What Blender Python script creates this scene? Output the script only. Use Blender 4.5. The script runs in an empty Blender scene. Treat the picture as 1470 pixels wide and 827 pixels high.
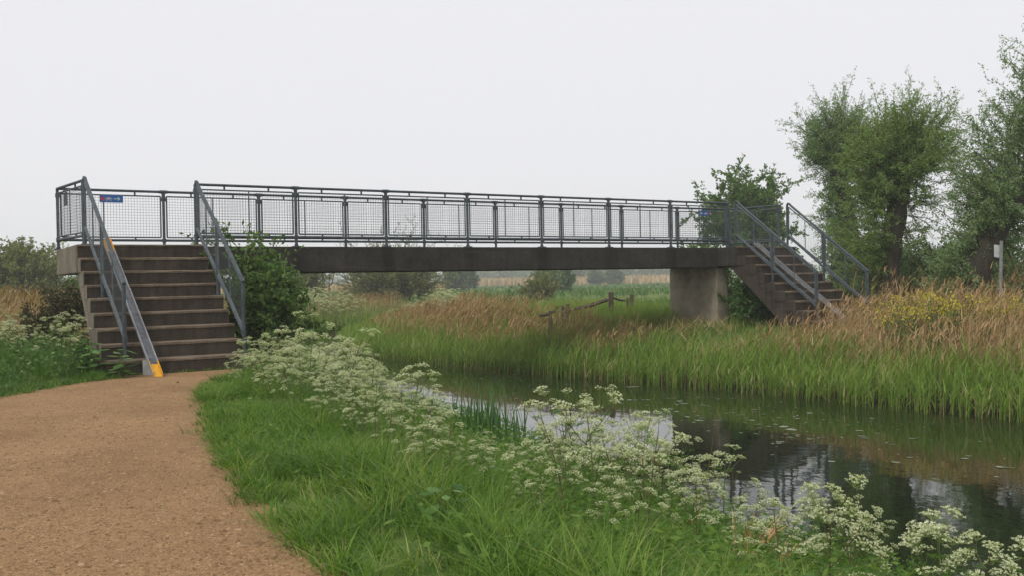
import bpy, math, random
import numpy as np
from mathutils import Matrix, Vector

# ------------------------------------------------------------------ camera, sky, sun, exposure
scene = bpy.context.scene
COL = scene.collection
CAM = np.array([-4.1702, -17.1415, 1.2226])
FPX, YAW, PITCH, ROLL = 1385.13, 0.55396, -0.00805, -0.0190
FW = np.array([math.sin(YAW)*math.cos(PITCH), math.cos(YAW)*math.cos(PITCH), math.sin(PITCH)])
_rt = np.array([math.cos(YAW), -math.sin(YAW), 0.0]); _up = np.cross(_rt, FW)
RT = _rt*math.cos(ROLL) + _up*math.sin(ROLL)
UP = -_rt*math.sin(ROLL) + _up*math.cos(ROLL)
cd = bpy.data.cameras.new('camera'); cam = bpy.data.objects.new('camera', cd); COL.objects.link(cam)
cd.sensor_fit = 'HORIZONTAL'; cd.sensor_width = 36.0; cd.lens = 36.0*FPX/1470.0
cd.clip_start = 0.05; cd.clip_end = 6000
m = Matrix.Identity(4)
for i in range(3):
    m[i][0] = RT[i]; m[i][1] = UP[i]; m[i][2] = -FW[i]; m[i][3] = CAM[i]
cam.matrix_world = m
scene.camera = cam

SUN_EL, SUN_AZ = math.radians(52), math.radians(250)      # azimuth clockwise from +Y
world = bpy.data.worlds.new('World'); scene.world = world; world.use_nodes = True
nt = world.node_tree; nt.nodes.clear()
sky = nt.nodes.new('ShaderNodeTexSky'); sky.sky_type = 'NISHITA'; sky.sun_disc = False
sky.sun_elevation = SUN_EL; sky.sun_rotation = SUN_AZ
sky.air_density = 1.0; sky.dust_density = 4.0
mix = nt.nodes.new('ShaderNodeMix'); mix.data_type = 'RGBA'
mix.inputs['Factor'].default_value = 0.94                  # a closed, even cloud layer in front of the clear sky
mix.inputs['B'].default_value = (7.9, 7.85, 8.15, 1)
bg = nt.nodes.new('ShaderNodeBackground'); bg.inputs['Strength'].default_value = 0.1
wo = nt.nodes.new('ShaderNodeOutputWorld')
nt.links.new(sky.outputs['Color'], mix.inputs['A']); nt.links.new(mix.outputs['Result'], bg.inputs['Color'])
nt.links.new(bg.outputs['Background'], wo.inputs['Surface'])
sl = bpy.data.lights.new('sun', 'SUN'); sl.energy = 1.5; sl.angle = math.radians(25); sl.color = (1.0, 0.97, 0.92)
so = bpy.data.objects.new('sun', sl); COL.objects.link(so)
sdir = Vector((math.sin(SUN_AZ)*math.cos(SUN_EL), math.cos(SUN_AZ)*math.cos(SUN_EL), math.sin(SUN_EL)))
so.rotation_euler = sdir.to_track_quat('Z', 'Y').to_euler()
scene.view_settings.view_transform = 'Standard'; scene.view_settings.look = 'None'
scene.view_settings.exposure = 0.2; scene.view_settings.gamma = 1.0
scene.view_settings.use_curve_mapping = False
scene.render.engine = 'CYCLES'
cy = scene.cycles
cy.use_denoising = True; cy.max_bounces = 6; cy.diffuse_bounces = 3; cy.glossy_bounces = 3
cy.transmission_bounces = 3; cy.volume_bounces = 3; cy.transparent_max_bounces = 6
cy.use_adaptive_sampling = True; cy.adaptive_threshold = 0.015

rng = np.random.default_rng(7)

def at(px, py, d):
    """A point of the place: along the line of sight at depth d (metres)."""
    return CAM + d*(FW + RT*(px-735)/FPX + UP*(413.5-py)/FPX)

# ------------------------------------------------------------------ helpers
def tag(o, label=None, cat=None, group=None, kind=None):
    if label: o['label'] = label
    if cat: o['category'] = cat
    if group: o['group'] = group
    if kind: o['kind'] = kind
    return o

def empty(name, loc=(0, 0, 0), rz=0.0, **kw):
    o = bpy.data.objects.new(name, None); COL.objects.link(o)
    o.location = tuple(float(v) for v in loc); o.rotation_euler = (0, 0, rz); o.empty_display_size = 0.2
    return tag(o, **kw)

def link(name, me, parent=None, **kw):
    o = bpy.data.objects.new(name, me); COL.objects.link(o)
    if parent is not None: o.parent = parent
    return tag(o, **kw)

def build(name, V, faces, mats, attrs=None, midx=None, smooth=False):
    """faces: list of (N,k) index arrays; one mesh data block."""
    me = bpy.data.meshes.new(name)
    V = np.asarray(V, np.float32)
    faces = [np.asarray(f, np.int32) for f in faces if len(f)]
    me.vertices.add(len(V)); me.vertices.foreach_set('co', V.ravel())
    loops = np.concatenate([f.ravel() for f in faces])
    sizes = np.concatenate([np.full(len(f), f.shape[1], np.int32) for f in faces])
    starts = np.concatenate([[0], np.cumsum(sizes)[:-1]]).astype(np.int32)
    me.loops.add(len(loops)); me.loops.foreach_set('vertex_index', loops)
    me.polygons.add(len(sizes)); me.polygons.foreach_set('loop_start', starts)
    if midx is not None: me.polygons.foreach_set('material_index', np.asarray(midx, np.int32))
    if smooth: me.polygons.foreach_set('use_smooth', np.ones(len(sizes), bool))
    for mt in (mats if isinstance(mats, (list, tuple)) else [mats]): me.materials.append(mt)
    for k, a in (attrs or {}).items():
        at_ = me.attributes.new(k, 'FLOAT', 'POINT'); at_.data.foreach_set('value', np.asarray(a, np.float32))
    me.update(calc_edges=True)
    return me

class MB:
    """Collects boxes, tubes and prisms for one mesh."""
    def __init__(s): s.v = []; s.f = []; s.mi = []
    def add(s, V, F, mi=0):
        o = len(s.v); s.v += [tuple(map(float, v)) for v in V]
        for f in F: s.f.append(tuple(i+o for i in f)); s.mi.append(mi)
    def box(s, x0, x1, y0, y1, z0, z1, mi=0, c=0.0):
        if c <= 0:
            V = [(x, y, z) for z in (z0, z1) for y in (y0, y1) for x in (x0, x1)]
            s.add(V, [(0, 2, 3, 1), (4, 5, 7, 6), (0, 1, 5, 4), (2, 6, 7, 3), (0, 4, 6, 2), (1, 3, 7, 5)], mi); return
        import bmesh
        bm = bmesh.new(); bmesh.ops.create_cube(bm, size=1)
        for v in bm.verts:
            v.co = Vector(((x0+x1)/2+v.co.x*(x1-x0), (y0+y1)/2+v.co.y*(y1-y0), (z0+z1)/2+v.co.z*(z1-z0)))
        bmesh.ops.bevel(bm, geom=bm.edges[:], offset=c, segments=2, affect='EDGES', profile=0.6)
        bm.verts.index_update()
        s.add([v.co[:] for v in bm.verts], [[v.index for v in f.verts] for f in bm.faces], mi); bm.free()
    def tube(s, pts, r, n=8, mi=0, caps=True):
        pts = [np.asarray(p, float) for p in pts]; k = len(pts)
        r = [r]*k if np.isscalar(r) else r
        V = []; prev = None
        for i in range(k):
            t = pts[min(i+1, k-1)] - pts[max(i-1, 0)]; t /= (np.linalg.norm(t)+1e-12)
            if prev is None:
                a = np.array([0, 0, 1.0]) if abs(t[2]) < .9 else np.array([1.0, 0, 0])
                u = np.cross(a, t)
            else: u = prev - t*(prev@t)
            u /= (np.linalg.norm(u)+1e-12); w = np.cross(t, u); prev = u
            for j in range(n):
                an = 2*math.pi*j/n
                V.append(pts[i] + r[i]*(u*math.cos(an)+w*math.sin(an)))
        F = [(i*n+j, i*n+(j+1) % n, (i+1)*n+(j+1) % n, (i+1)*n+j) for i in range(k-1) for j in range(n)]
        if caps: F += [tuple(range(n-1, -1, -1)), tuple((k-1)*n+j for j in range(n))]
        s.add(V, F, mi)
    def prism(s, prof, x0, x1, mi=0):
        """profile of (y,z) points extruded along x"""
        n = len(prof)
        V = [(x0, y, z) for y, z in prof] + [(x1, y, z) for y, z in prof]
        F = [tuple(range(n)), tuple(range(2*n-1, n-1, -1))] + [(i, n+i, n+(i+1) % n, (i+1) % n) for i in range(n)]
        s.add(V, F, mi)
    def mesh(s, name, mats, smooth=False):
        me = bpy.data.meshes.new(name); me.from_pydata(s.v, [], s.f)
        for mt in (mats if isinstance(mats, (list, tuple)) else [mats]): me.materials.append(mt)
        me.polygons.foreach_set('material_index', s.mi)
        if smooth: me.polygons.foreach_set('use_smooth', [True]*len(s.f))
        me.update(); return me
    def obj(s, name, mats, parent=None, smooth=False, **kw):
        return link(name, s.mesh(name, mats, smooth), parent, **kw)

# ---- materials
def nodes(name):
    mt = bpy.data.materials.new(name); mt.use_nodes = True
    t = mt.node_tree; b = t.nodes['Principled BSDF']; return mt, t, b
def N(t, kind, **inp):
    n = t.nodes.new(kind)
    for k, v in inp.items():
        k = k.replace('_', ' ')
        n.inputs[k].default_value = v
    return n
def ramp(t, stops, src):
    r = t.nodes.new('ShaderNodeValToRGB'); cr = r.color_ramp
    while len(cr.elements) < len(stops): cr.elements.new(0.5)
    for e, (p, c) in zip(cr.elements, stops): e.position = p; e.color = (*c, 1)
    t.links.new(src, r.inputs['Fac']); return r.outputs['Color']
def noise(t, scale, detail=6, rough=.6, vec=None, dist=0):
    n = t.nodes.new('ShaderNodeTexNoise'); n.inputs['Scale'].default_value = scale
    n.inputs['Detail'].default_value = detail; n.inputs['Roughness'].default_value = rough
    n.inputs['Distortion'].default_value = dist
    if vec is not None: t.links.new(vec, n.inputs['Vector'])
    return n.outputs['Fac']
def wpos(t, scale=None):
    g = t.nodes.new('ShaderNodeNewGeometry')
    if scale is None: return g.outputs['Position']
    mp = t.nodes.new('ShaderNodeMapping'); mp.inputs['Scale'].default_value = scale
    t.links.new(g.outputs['Position'], mp.inputs['Vector']); return mp.outputs['Vector']
def mixc(t, fac, a, b, mode='MIX'):
    mx = t.nodes.new('ShaderNodeMix'); mx.data_type = 'RGBA'; mx.blend_type = mode
    for s_, v in (('Factor', fac), ('A', a), ('B', b)):
        if hasattr(v, 'is_linked'): t.links.new(v, mx.inputs[s_])
        elif s_ == 'Factor': mx.inputs[s_].default_value = v
        else: mx.inputs[s_].default_value = (*v, 1)
    return mx.outputs['Result']
def bump(t, b, h, strength=.4, dist=.01):
    bn = t.nodes.new('ShaderNodeBump'); bn.inputs['Strength'].default_value = strength
    bn.inputs['Distance'].default_value = dist
    t.links.new(h, bn.inputs['Height']); t.links.new(bn.outputs['Normal'], b.inputs['Normal'])

def foliage(name, stops, transl=.3, rough=.55, spec=.25, objvar=.12):
    """leaf colour by the per-leaf value 'rnd'"""
    mt, t, b = nodes(name)
    a = t.nodes.new('ShaderNodeAttribute'); a.attribute_name = 'rnd'
    oi = t.nodes.new('ShaderNodeObjectInfo')
    ma = t.nodes.new('ShaderNodeMath'); ma.operation = 'MULTIPLY_ADD'
    t.links.new(oi.outputs['Random'], ma.inputs[0]); ma.inputs[1].default_value = objvar
    t.links.new(a.outputs['Fac'], ma.inputs[2])
    c = ramp(t, stops, ma.outputs[0])
    t.links.new(c, b.inputs['Base Color'])
    b.inputs['Roughness'].default_value = rough; b.inputs['Specular IOR Level'].default_value = spec
    if transl > 0:
        tr = t.nodes.new('ShaderNodeBsdfTranslucent')
        t.links.new(mixc(t, 1.0, c, (1.0, 1.1, .55), 'MULTIPLY'), tr.inputs['Color'])
        ms = t.nodes.new('ShaderNodeMixShader'); ms.inputs[0].default_value = transl
        out = t.nodes['Material Output']
        t.links.new(b.outputs[0], ms.inputs[1]); t.links.new(tr.outputs[0], ms.inputs[2])
        t.links.new(ms.outputs[0], out.inputs['Surface'])
    return mt

def concrete(name, dark, mid, light, streak=.5, moss=0.0):
    mt, t, b = nodes(name)
    p = wpos(t)
    n1 = noise(t, 2.2, 8, .65, p); n2 = noise(t, 26, 6, .6, p)
    st = noise(t, 1.0, 5, .6, wpos(t, (9, 9, .7)))
    c = ramp(t, [(.3, dark), (.55, mid), (.8, light)], n1)
    c = mixc(t, ramp_f(t, st, .42, .72, streak), c, tuple(v*.45 for v in dark))
    c = mixc(t, .35, c, ramp(t, [(.3, (.25, .24, .22)), (.7, (1.3, 1.28, 1.22))], n2), 'MULTIPLY')
    if moss > 0:
        mo = noise(t, 3.1, 7, .7, wpos(t, (1, 1, 1.3)))
        c = mixc(t, ramp_f(t, mo, .56, .72, moss), c, (.055, .06, .028))
    t.links.new(c, b.inputs['Base Color']); b.inputs['Roughness'].default_value = .92
    b.inputs['Specular IOR Level'].default_value = .2
    bump(t, b, n2, .5, .008)
    return mt
def ramp_f(t, src, lo, hi, top=1.0):
    r = t.nodes.new('ShaderNodeMapRange'); r.inputs['From Min'].default_value = lo
    r.inputs['From Max'].default_value = hi; r.inputs['To Max'].default_value = top
    t.links.new(src, r.inputs['Value']); return r.outputs['Result']

def simple(name, c, rough=.6, metal=0, var=.25, scale=6, spec=.4):
    mt, t, b = nodes(name)
    n = noise(t, scale, 6, .65, wpos(t))
    lo = tuple(v*(1-var) for v in c); hi = tuple(min(1, v*(1+var)) for v in c)
    t.links.new(ramp(t, [(.35, lo), (.65, hi)], n), b.inputs['Base Color'])
    b.inputs['Roughness'].default_value = rough; b.inputs['Metallic'].default_value = metal
    b.inputs['Specular IOR Level'].default_value = spec
    return mt

def steel(*a):
    mt = simple(*a); t = mt.node_tree; b = t.nodes['Principled BSDF']
    src = b.inputs['Base Color'].links[0].from_socket
    n = noise(t, 23, 8, .75, wpos(t)); n2 = noise(t, 1.3, 4, .6, wpos(t))
    ad = t.nodes.new('ShaderNodeMath'); ad.operation = 'ADD'; t.links.new(n, ad.inputs[0]); t.links.new(n2, ad.inputs[1])
    t.links.new(mixc(t, ramp_f(t, ad.outputs[0], 1.18, 1.34, .8), src, (.11, .062, .038)), b.inputs['Base Color'])
    return mt
M = {}
M['concrete'] = concrete('beam_concrete', (.034, .030, .026), (.052, .047, .041), (.078, .070, .060), .35, .12)
def beam_stains(mt):
    t = mt.node_tree; b = t.nodes['Principled BSDF']; src = b.inputs['Base Color'].links[0].from_socket
    sx = t.nodes.new('ShaderNodeSeparateXYZ'); t.links.new(wpos(t), sx.inputs[0])
    pp = t.nodes.new('ShaderNodeMath'); pp.operation = 'PINGPONG'; t.links.new(sx.outputs['X'], pp.inputs[0]); pp.inputs[1].default_value = .9
    w = noise(t, 1, 5, .7, wpos(t, (6, 6, 1.2)))
    ad = t.nodes.new('ShaderNodeMath'); ad.operation = 'MULTIPLY_ADD'; t.links.new(w, ad.inputs[0]); ad.inputs[1].default_value = -.45; t.links.new(pp.outputs[0], ad.inputs[2])
    c = mixc(t, ramp_f(t, ad.outputs[0], -.02, -.2, .65), src, (.016, .015, .013))
    li = noise(t, 42, 3, .5, wpos(t)); c = mixc(t, ramp_f(t, li, .70, .74, .6), c, (.20, .19, .15))
    hz_ = noise(t, 1, 4, .6, wpos(t, (.8, .8, 14))); c = mixc(t, ramp_f(t, hz_, .6, .72, .4), c, (.085, .078, .062))
    t.links.new(c, b.inputs['Base Color'])
beam_stains(M['concrete'])
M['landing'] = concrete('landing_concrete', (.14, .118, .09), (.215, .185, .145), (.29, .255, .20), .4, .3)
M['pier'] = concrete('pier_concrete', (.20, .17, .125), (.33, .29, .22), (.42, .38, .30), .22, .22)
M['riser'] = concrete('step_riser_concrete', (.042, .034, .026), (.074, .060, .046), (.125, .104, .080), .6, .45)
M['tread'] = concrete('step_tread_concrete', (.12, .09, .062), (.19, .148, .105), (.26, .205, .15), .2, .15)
M['steel'] = steel('painted_blue_grey_steel', (.056, .070, .080), .55, .0, .35, 9, .35)
M['steel_light'] = steel('worn_blue_grey_steel', (.088, .104, .114), .55, .0, .35, 11, .35)
M['wire'] = simple('galvanised_wire', (.065, .073, .078), .65, .0, .2, 9)
M['channel'] = simple('galvanised_channel', (.10, .105, .115), .5, .2, .4, 12)
M['channel_edge'] = simple('bare_channel_edge', (.34, .345, .35), .45, .3, .2, 12)
M['yellow'] = simple('yellow_paint', (.62, .31, .012), .55, 0, .25, 25)
M['blue'] = simple('sign_blue', (.022, .115, .33), .4, 0, .1, 9)
M['red'] = simple('sign_red', (.40, .05, .10), .4, 0, .1, 9)
M['white'] = simple('sign_white', (.62, .66, .68), .5, 0, .1, 9)
M['grey_plate'] = simple('grey_sign_back', (.14, .15, .155), .6, .2, .2, 14)
M['post_grey'] = simple('weathered_post', (.20, .20, .20), .7, 0, .25, 14)
M['pale_plate'] = simple('pale_plate', (.45, .47, .46), .6, 0, .15, 14)
M['wood'] = simple('weathered_wood', (.10, .078, .055), .85, 0, .45, 22, .2)

def bark(name, c):
    mt, t, b = nodes(name)
    n = noise(t, 1, 8, .7, wpos(t, (14, 14, 3)))
    t.links.new(ramp(t, [(.3, tuple(v*.45 for v in c)), (.7, tuple(v*1.4 for v in c))], n), b.inputs['Base Color'])
    b.inputs['Roughness'].default_value = .9; b.inputs['Specular IOR Level'].default_value = .15
    bump(t, b, n, .8, .04); return mt
M['bark'] = bark('willow_bark', (.060, .052, .038))
M['twig'] = simple('twig_brown', (.07, .055, .035), .85, 0, .3, 5, .2)
M['leaf_willow'] = foliage('willow_leaf', [(0, (0.113, 0.184, 0.071)), (.5, (0.199, 0.297, 0.120)), (1, (0.345, 0.448, 0.239))], .48)
M['leaf_willow_olive'] = foliage('olive_willow_leaf', [(0, (0.112, 0.180, 0.049)), (.6, (0.203, 0.295, 0.077)), (1, (0.307, 0.411, 0.151))], .48)
M['leaf_elder'] = foliage('elder_leaf', [(0, (0.055, 0.118, 0.028)), (.6, (0.110, 0.206, 0.051)), (1, (0.221, 0.304, 0.089))], .36)
M['leaf_hedge'] = foliage('hedge_leaf', [(0, (0.075, 0.127, 0.051)), (.6, (0.135, 0.207, 0.078)), (1, (0.220, 0.287, 0.135))], .35)
M['leaf_olive'] = foliage('spring_olive_leaf', [(0, (0.117, 0.142, 0.036)), (.6, (0.195, 0.223, 0.058)), (1, (0.273, 0.290, 0.104))], .3)
M['leaf_dark'] = foliage('dark_bramble_leaf', [(0, (0.039, 0.052, 0.021)), (.6, (0.081, 0.086, 0.039)), (1, (0.169, 0.130, 0.072))], .25)
M['leaf_far'] = foliage('far_leaf', [(0, (0.066, 0.102, 0.043)), (1, (0.140, 0.187, 0.078))], .25)
M['grass'] = foliage('verge_grass', [(0, (.055, .125, .014)), (.45, (.12, .235, .027)), (.85, (.215, .335, .047)), (1, (.36, .36, .13))], .42, .45, .25)
M['grass_dark'] = foliage('bank_grass', [(0, (0.047, 0.111, 0.023)), (.5, (0.088, 0.182, 0.036)), (1, (0.182, 0.273, 0.078))], .38)
M['weed'] = foliage('broad_weed_leaf', [(0, (0.039, 0.099, 0.021)), (.6, (0.083, 0.173, 0.036)), (1, (0.165, 0.285, 0.090))], .3, .55, .15)
M['fern'] = foliage('parsley_leaf', [(0, (0.058, 0.137, 0.023)), (.6, (0.114, 0.221, 0.039)), (1, (0.221, 0.325, 0.072))], .4)
M['stem'] = foliage('parsley_stem', [(0, (.07, .105, .028)), (.75, (.13, .175, .05)), (1, (.10, .06, .035))], .0, .6, .3, .5)
M['flower'] = foliage('parsley_flower', [(0, (.30, .38, .11)), (.4, (.52, .57, .27)), (.8, (.76, .77, .56)), (1, (.82, .82, .68))], .3, .7, .1, .35)
M['reed_green'] = foliage('green_reed', [(0, (.095, .185, .020)), (.45, (.17, .285, .035)), (.8, (.245, .355, .06)), (.9, (.34, .32, .13)), (1, (.46, .36, .19))], .36, .5, .25)
M['reed_tan'] = foliage('dry_reed', [(0, (.20, .115, .05)), (.3, (.34, .21, .095)), (.6, (.47, .32, .165)), (.88, (.60, .45, .26)), (1, (.25, .26, .09))], .2, .75, .15)
M['iris'] = foliage('sword_leaf', [(0, (0.042, 0.112, 0.031)), (.6, (0.077, 0.175, 0.048)), (1, (0.140, 0.252, 0.084))], .3, .4, .4)
M['dead'] = foliage('dead_leaf', [(0, (.26, .13, .05)), (.6, (.46, .27, .11)), (1, (.60, .40, .20))], .25, .7, .2)
M['rape'] = foliage('yellow_petal', [(0, (.50, .42, .03)), (1, (.68, .58, .06))], .3)

def path_mat():
    mt, t, b = nodes('trodden_gravel')
    p = wpos(t)
    n1 = noise(t, .8, 6, .6, p); n2 = noise(t, 60, 4, .7, p); n3 = noise(t, 9, 6, .65, p)
    vo = t.nodes.new('ShaderNodeTexVoronoi'); vo.inputs['Scale'].default_value = 75
    t.links.new(p, vo.inputs['Vector'])
    c = ramp(t, [(.3, (.225, .138, .070)), (.5, (.30, .188, .097)), (.72, (.36, .232, .122))], n1)
    c = mixc(t, .55, c, ramp(t, [(.25, (.35, .34, .32)), (.75, (1.6, 1.57, 1.5))], n2), 'MULTIPLY')
    c = mixc(t, .45, c, ramp(t, [(.3, (.62, .6, .58)), (.7, (1.3, 1.28, 1.25))], n3), 'MULTIPLY')
    t.links.new(c, b.inputs['Base Color']); b.inputs['Roughness'].default_value = .95
    b.inputs['Specular IOR Level'].default_value = .15
    bump(t, b, vo.outputs['Distance'], .7, .012); return mt
M['path'] = path_mat()
M['chip'] = foliage('gravel_chip', [(0, (.15, .088, .042)), (.5, (.30, .186, .092)), (.9, (.37, .24, .125)), (1, (.41, .285, .165))], 0, .9, .15, 0)

def ground_mat():
    mt, t, b = nodes('meadow_ground')
    p = wpos(t)
    n1 = noise(t, .05, 6, .6, p); n2 = noise(t, 1.6, 8, .7, p); n3 = noise(t, 14, 5, .7, p)
    c = ramp(t, [(.3, (.075, .115, .030)), (.5, (.115, .175, .048)), (.7, (.16, .20, .07))], n1)
    c = mixc(t, .7, c, ramp(t, [(.3, (.5, .5, .45)), (.7, (1.35, 1.35, 1.2))], n2), 'MULTIPLY')
    c = mixc(t, .6, c, ramp(t, [(.3, (.5, .5, .5)), (.7, (1.4, 1.4, 1.3))], n3), 'MULTIPLY')
    sx = t.nodes.new('ShaderNodeSeparateXYZ'); t.links.new(p, sx.inputs[0])
    ad = t.nodes.new('ShaderNodeMath'); ad.operation = 'MULTIPLY_ADD'; t.links.new(n2, ad.inputs[0]); ad.inputs[1].default_value = .25; t.links.new(sx.outputs['Z'], ad.inputs[2])
    c = mixc(t, ramp_f(t, ad.outputs[0], -.30, -.50), c, ramp(t, [(.3, (.022, .017, .011)), (.7, (.055, .042, .026))], n3))     # wet bank mud
    t.links.new(c, b.inputs['Base Color']); b.inputs['Roughness'].default_value = 1
    b.inputs['Specular IOR Level'].default_value = .1
    bump(t, b, n3, .8, .05); return mt
M['ground'] = ground_mat()

def water_mat():
    mt, t, b = nodes('river_water')
    n1 = noise(t, 1.0, 3, .5, wpos(t, (2.2, 1.2, 1))); n2 = noise(t, 1.0, 2, .5, wpos(t, (9, 6, 1)))
    b.inputs['Base Color'].default_value = (.012, .018, .008, 1); b.inputs['Roughness'].default_value = .03
    b.inputs['IOR'].default_value = 1.5; b.inputs['Specular IOR Level'].default_value = .6
    h = t.nodes.new('ShaderNodeMath'); h.operation = 'MULTIPLY_ADD'
    t.links.new(n2, h.inputs[0]); h.inputs[1].default_value = .25; t.links.new(n1, h.inputs[2])
    bump(t, b, h.outputs[0], .055, .06); return mt
M['water'] = water_mat()
M['pad'] = foliage('floating_weed', [(0, (.05, .075, .025)), (.6, (.11, .13, .06)), (1, (.22, .24, .16))], 0, .4, .5)

# ------------------------------------------------------------------ shape of the ground
WATER = -0.87
NEAR = [(1.0, -60), (1.2, -25), (1.2, -16), (1.1, -13.4), (1.25, -12.3), (1.5, -11), (1.8, -9.5), (2.4, -5.5), (2.5, 0),
        (2.8, 5), (3.8, 10), (5.5, 15), (8, 19.5), (11, 22), (16, 24), (40, 30), (90, 38)]
FAR = [(9.4, -60), (9.5, -25), (9.3, -16), (9.0, -9.4), (8.7, -7.75), (8.6, -5), (8.0, -1.8), (7.3, 2.6), (6.95, 5.6), (7.2, 10),
       (9.2, 15.5), (12, 18.5), (17, 20.5), (40, 26), (90, 34)]
PATH_R = [(.05, -3.30), (-.5, -4.1), (-1.26, -5.6), (-1.86, -8.0), (-2.21, -9.65), (-2.46, -11.3), (-2.61, -12.4),
          (-2.67, -13.3), (-2.9, -16), (-3.2, -20), (-4, -30)]
PATH_L = [(-8, -30), (-7.5, -20), (-7, -14), (-6.3, -10), (-5, -6.8), (-3.38, -4.85), (-2.89, -4.19), (-2.34, -3.65), (-1.9, -3.40)]

def resample(pts, step, jit=0, seed=0):
    r = np.random.default_rng(seed); out = []
    for a, b in zip(pts[:-1], pts[1:]):
        a = np.array(a, float); b = np.array(b, float); n = max(1, int(np.linalg.norm(b-a)/step))
        for i in range(n): out.append(a+(b-a)*i/n + (r.normal(0, jit, 2) if jit else 0))
    out.append(np.array(pts[-1], float)); return np.array(out)
def smooth_line(pts, n=8):
    p = np.array(pts, float); p = np.vstack([2*p[0]-p[1], p, 2*p[-1]-p[-2]]); out = []
    for i in range(1, len(p)-2):
        for k in range(n):
            u = k/n
            out.append(.5*((2*p[i])+(-p[i-1]+p[i+1])*u+(2*p[i-1]-5*p[i]+4*p[i+1]-p[i+2])*u*u+(-p[i-1]+3*p[i]-3*p[i+1]+p[i+2])*u**3))
    out.append(p[-2]); return np.array(out)
nearL = smooth_line(NEAR, 3); farL = smooth_line(FAR, 3)
RIVER = np.vstack([nearL, farL[::-1]])
pathR = smooth_line(PATH_R, 6); pathL = smooth_line(PATH_L, 6)
PATHP = np.vstack([pathR, pathL, [(-1.9, -3.1), (.05, -3.1)]])

def sdist(P, poly, closed=True):
    """signed distance of the points P to the polygon, inside negative"""
    P = np.asarray(P, float); d = np.full(len(P), 1e9); ins = np.zeros(len(P), bool)
    n = len(poly)
    for i in range(n if closed else n-1):
        a = poly[i]; b = poly[(i+1) % n]; ab = b-a; L = ab@ab
        if L < 1e-12: continue
        t = np.clip(((P-a)@ab)/L, 0, 1); q = P-(a+t[:, None]*ab)
        d = np.minimum(d, np.hypot(q[:, 0], q[:, 1]))
        if closed:
            c = (a[1] > P[:, 1]) != (b[1] > P[:, 1])
            with np.errstate(divide='ignore', invalid='ignore'):
                xi = (b[0]-a[0])*(P[:, 1]-a[1])/(b[1]-a[1]+1e-15)+a[0]
            ins ^= c & (P[:, 0] < xi)
    return np.where(ins, -d, d) if closed else d
def sst(a, b, x):
    t = np.clip((x-a)/(b-a), 0, 1); return t*t*(3-2*t)
def wob(x, y, s, ph=0):
    return (np.sin(x*s+1.3+ph)*np.cos(y*s*1.17+.4+ph)+.5*np.sin(x*s*2.3+y*s*1.9+ph*2)+.3*np.cos(x*s*4.1-y*s*3.7+ph))/1.8
def height(P):
    P = np.asarray(P, float); x, y = P[:, 0], P[:, 1]
    dr = sdist(P, RIVER); dp = sdist(P, PATHP)
    dn = sdist(P, nearL, False); df = sdist(P, farL, False)
    near = dn < df
    prof_n = np.interp(dr, [-3, -1, -.15, .1, .5, 1.5, 2.5, 3.7, 60], [-1.9, -1.6, -1.05, -.86, -.70, -.46, -.22, 0, 0])
    prof_f = np.interp(dr, [-3, -1, -.15, .15, .9, 2.2, 3.4, 6.0, 60], [-1.9, -1.6, -1.1, -.9, -.76, -.45, -.12, 0, 0])
    z = np.where(near, prof_n, prof_f)
    z = np.where(near & (dr > 0), z*sst(-.1, 1.3, dp), z)
    land = sst(.3, 2.0, dr)*sst(.05, .8, dp)
    z = z + land*(.07*wob(x, y, 1.1)+.03*wob(x, y, 3.7, 2)+.05)
    z = z + .22*sst(0, 2.2, dp)*np.exp(-(((x+5.2)/2.6)**2+((y+1.6)/2.4)**2))        # mound left of the steps
    z = np.where(dp < .05, np.minimum(z, 0), z)
    far = sst(25, 90, np.hypot(x-3, y+3))
    z = z - far*.15 + far*.12*wob(x, y, .06)
    return z, dr, dp
def gz(x, y): return float(height([(x, y)])[0][0])

def axis(lo, hi, step, out, growth=1.16):
    c = list(np.arange(lo, hi+1e-6, step)); s = step; a = c[0]; L = []
    while a > -out: s *= growth; a -= s; L.append(a)
    s = step; b = c[-1]; R = []
    while b < out: s *= growth; b += s; R.append(b)
    return np.array(L[::-1]+c+R)
gx = axis(-9, 22, .22, 1500); gy = axis(-18, 26, .22, 1500)
X, Y = np.meshgrid(gx, gy); GP = np.stack([X.ravel(), Y.ravel()], 1)
GZ, _, _ = height(GP)
nx, ny = len(gx), len(gy)
ii = (np.arange(ny-1)[:, None]*nx+np.arange(nx-1)[None, :]).ravel()
GF = np.stack([ii, ii+1, ii+nx+1, ii+nx], 1)
link('ground', build('ground', np.column_stack([GP, GZ-.004]), [GF], M['ground'], smooth=True), kind='structure')

# the river: one sheet, its rim under the banks
grow = []
mb = MB()
rv = RIVER.copy()
cen = []
V = []; k = min(len(nearL), len(farL))
def at_frac(L, f):
    s = np.concatenate([[0], np.cumsum(np.hypot(*(L[1:]-L[:-1]).T))]); q = f*s[-1]
    return np.column_stack([np.interp(q, s, L[:, 0]), np.interp(q, s, L[:, 1])])
ff = np.linspace(0, 1, 160); A = at_frac(nearL, ff); B = at_frac(farL, ff)
A2 = A-(B-A)*.12; B2 = B+(B-A)*.12
cols = 6
V = np.concatenate([np.column_stack([A2+(B2-A2)*c/(cols-1), np.full(len(A), WATER)]) for c in range(cols)])
F = []
for c in range(cols-1):
    for i in range(len(A)-1):
        F.append((c*len(A)+i, (c+1)*len(A)+i, (c+1)*len(A)+i+1, c*len(A)+i+1))
link('river_water', build('river_water', V, [np.array(F)], M['water'], smooth=True), kind='structure')

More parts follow.
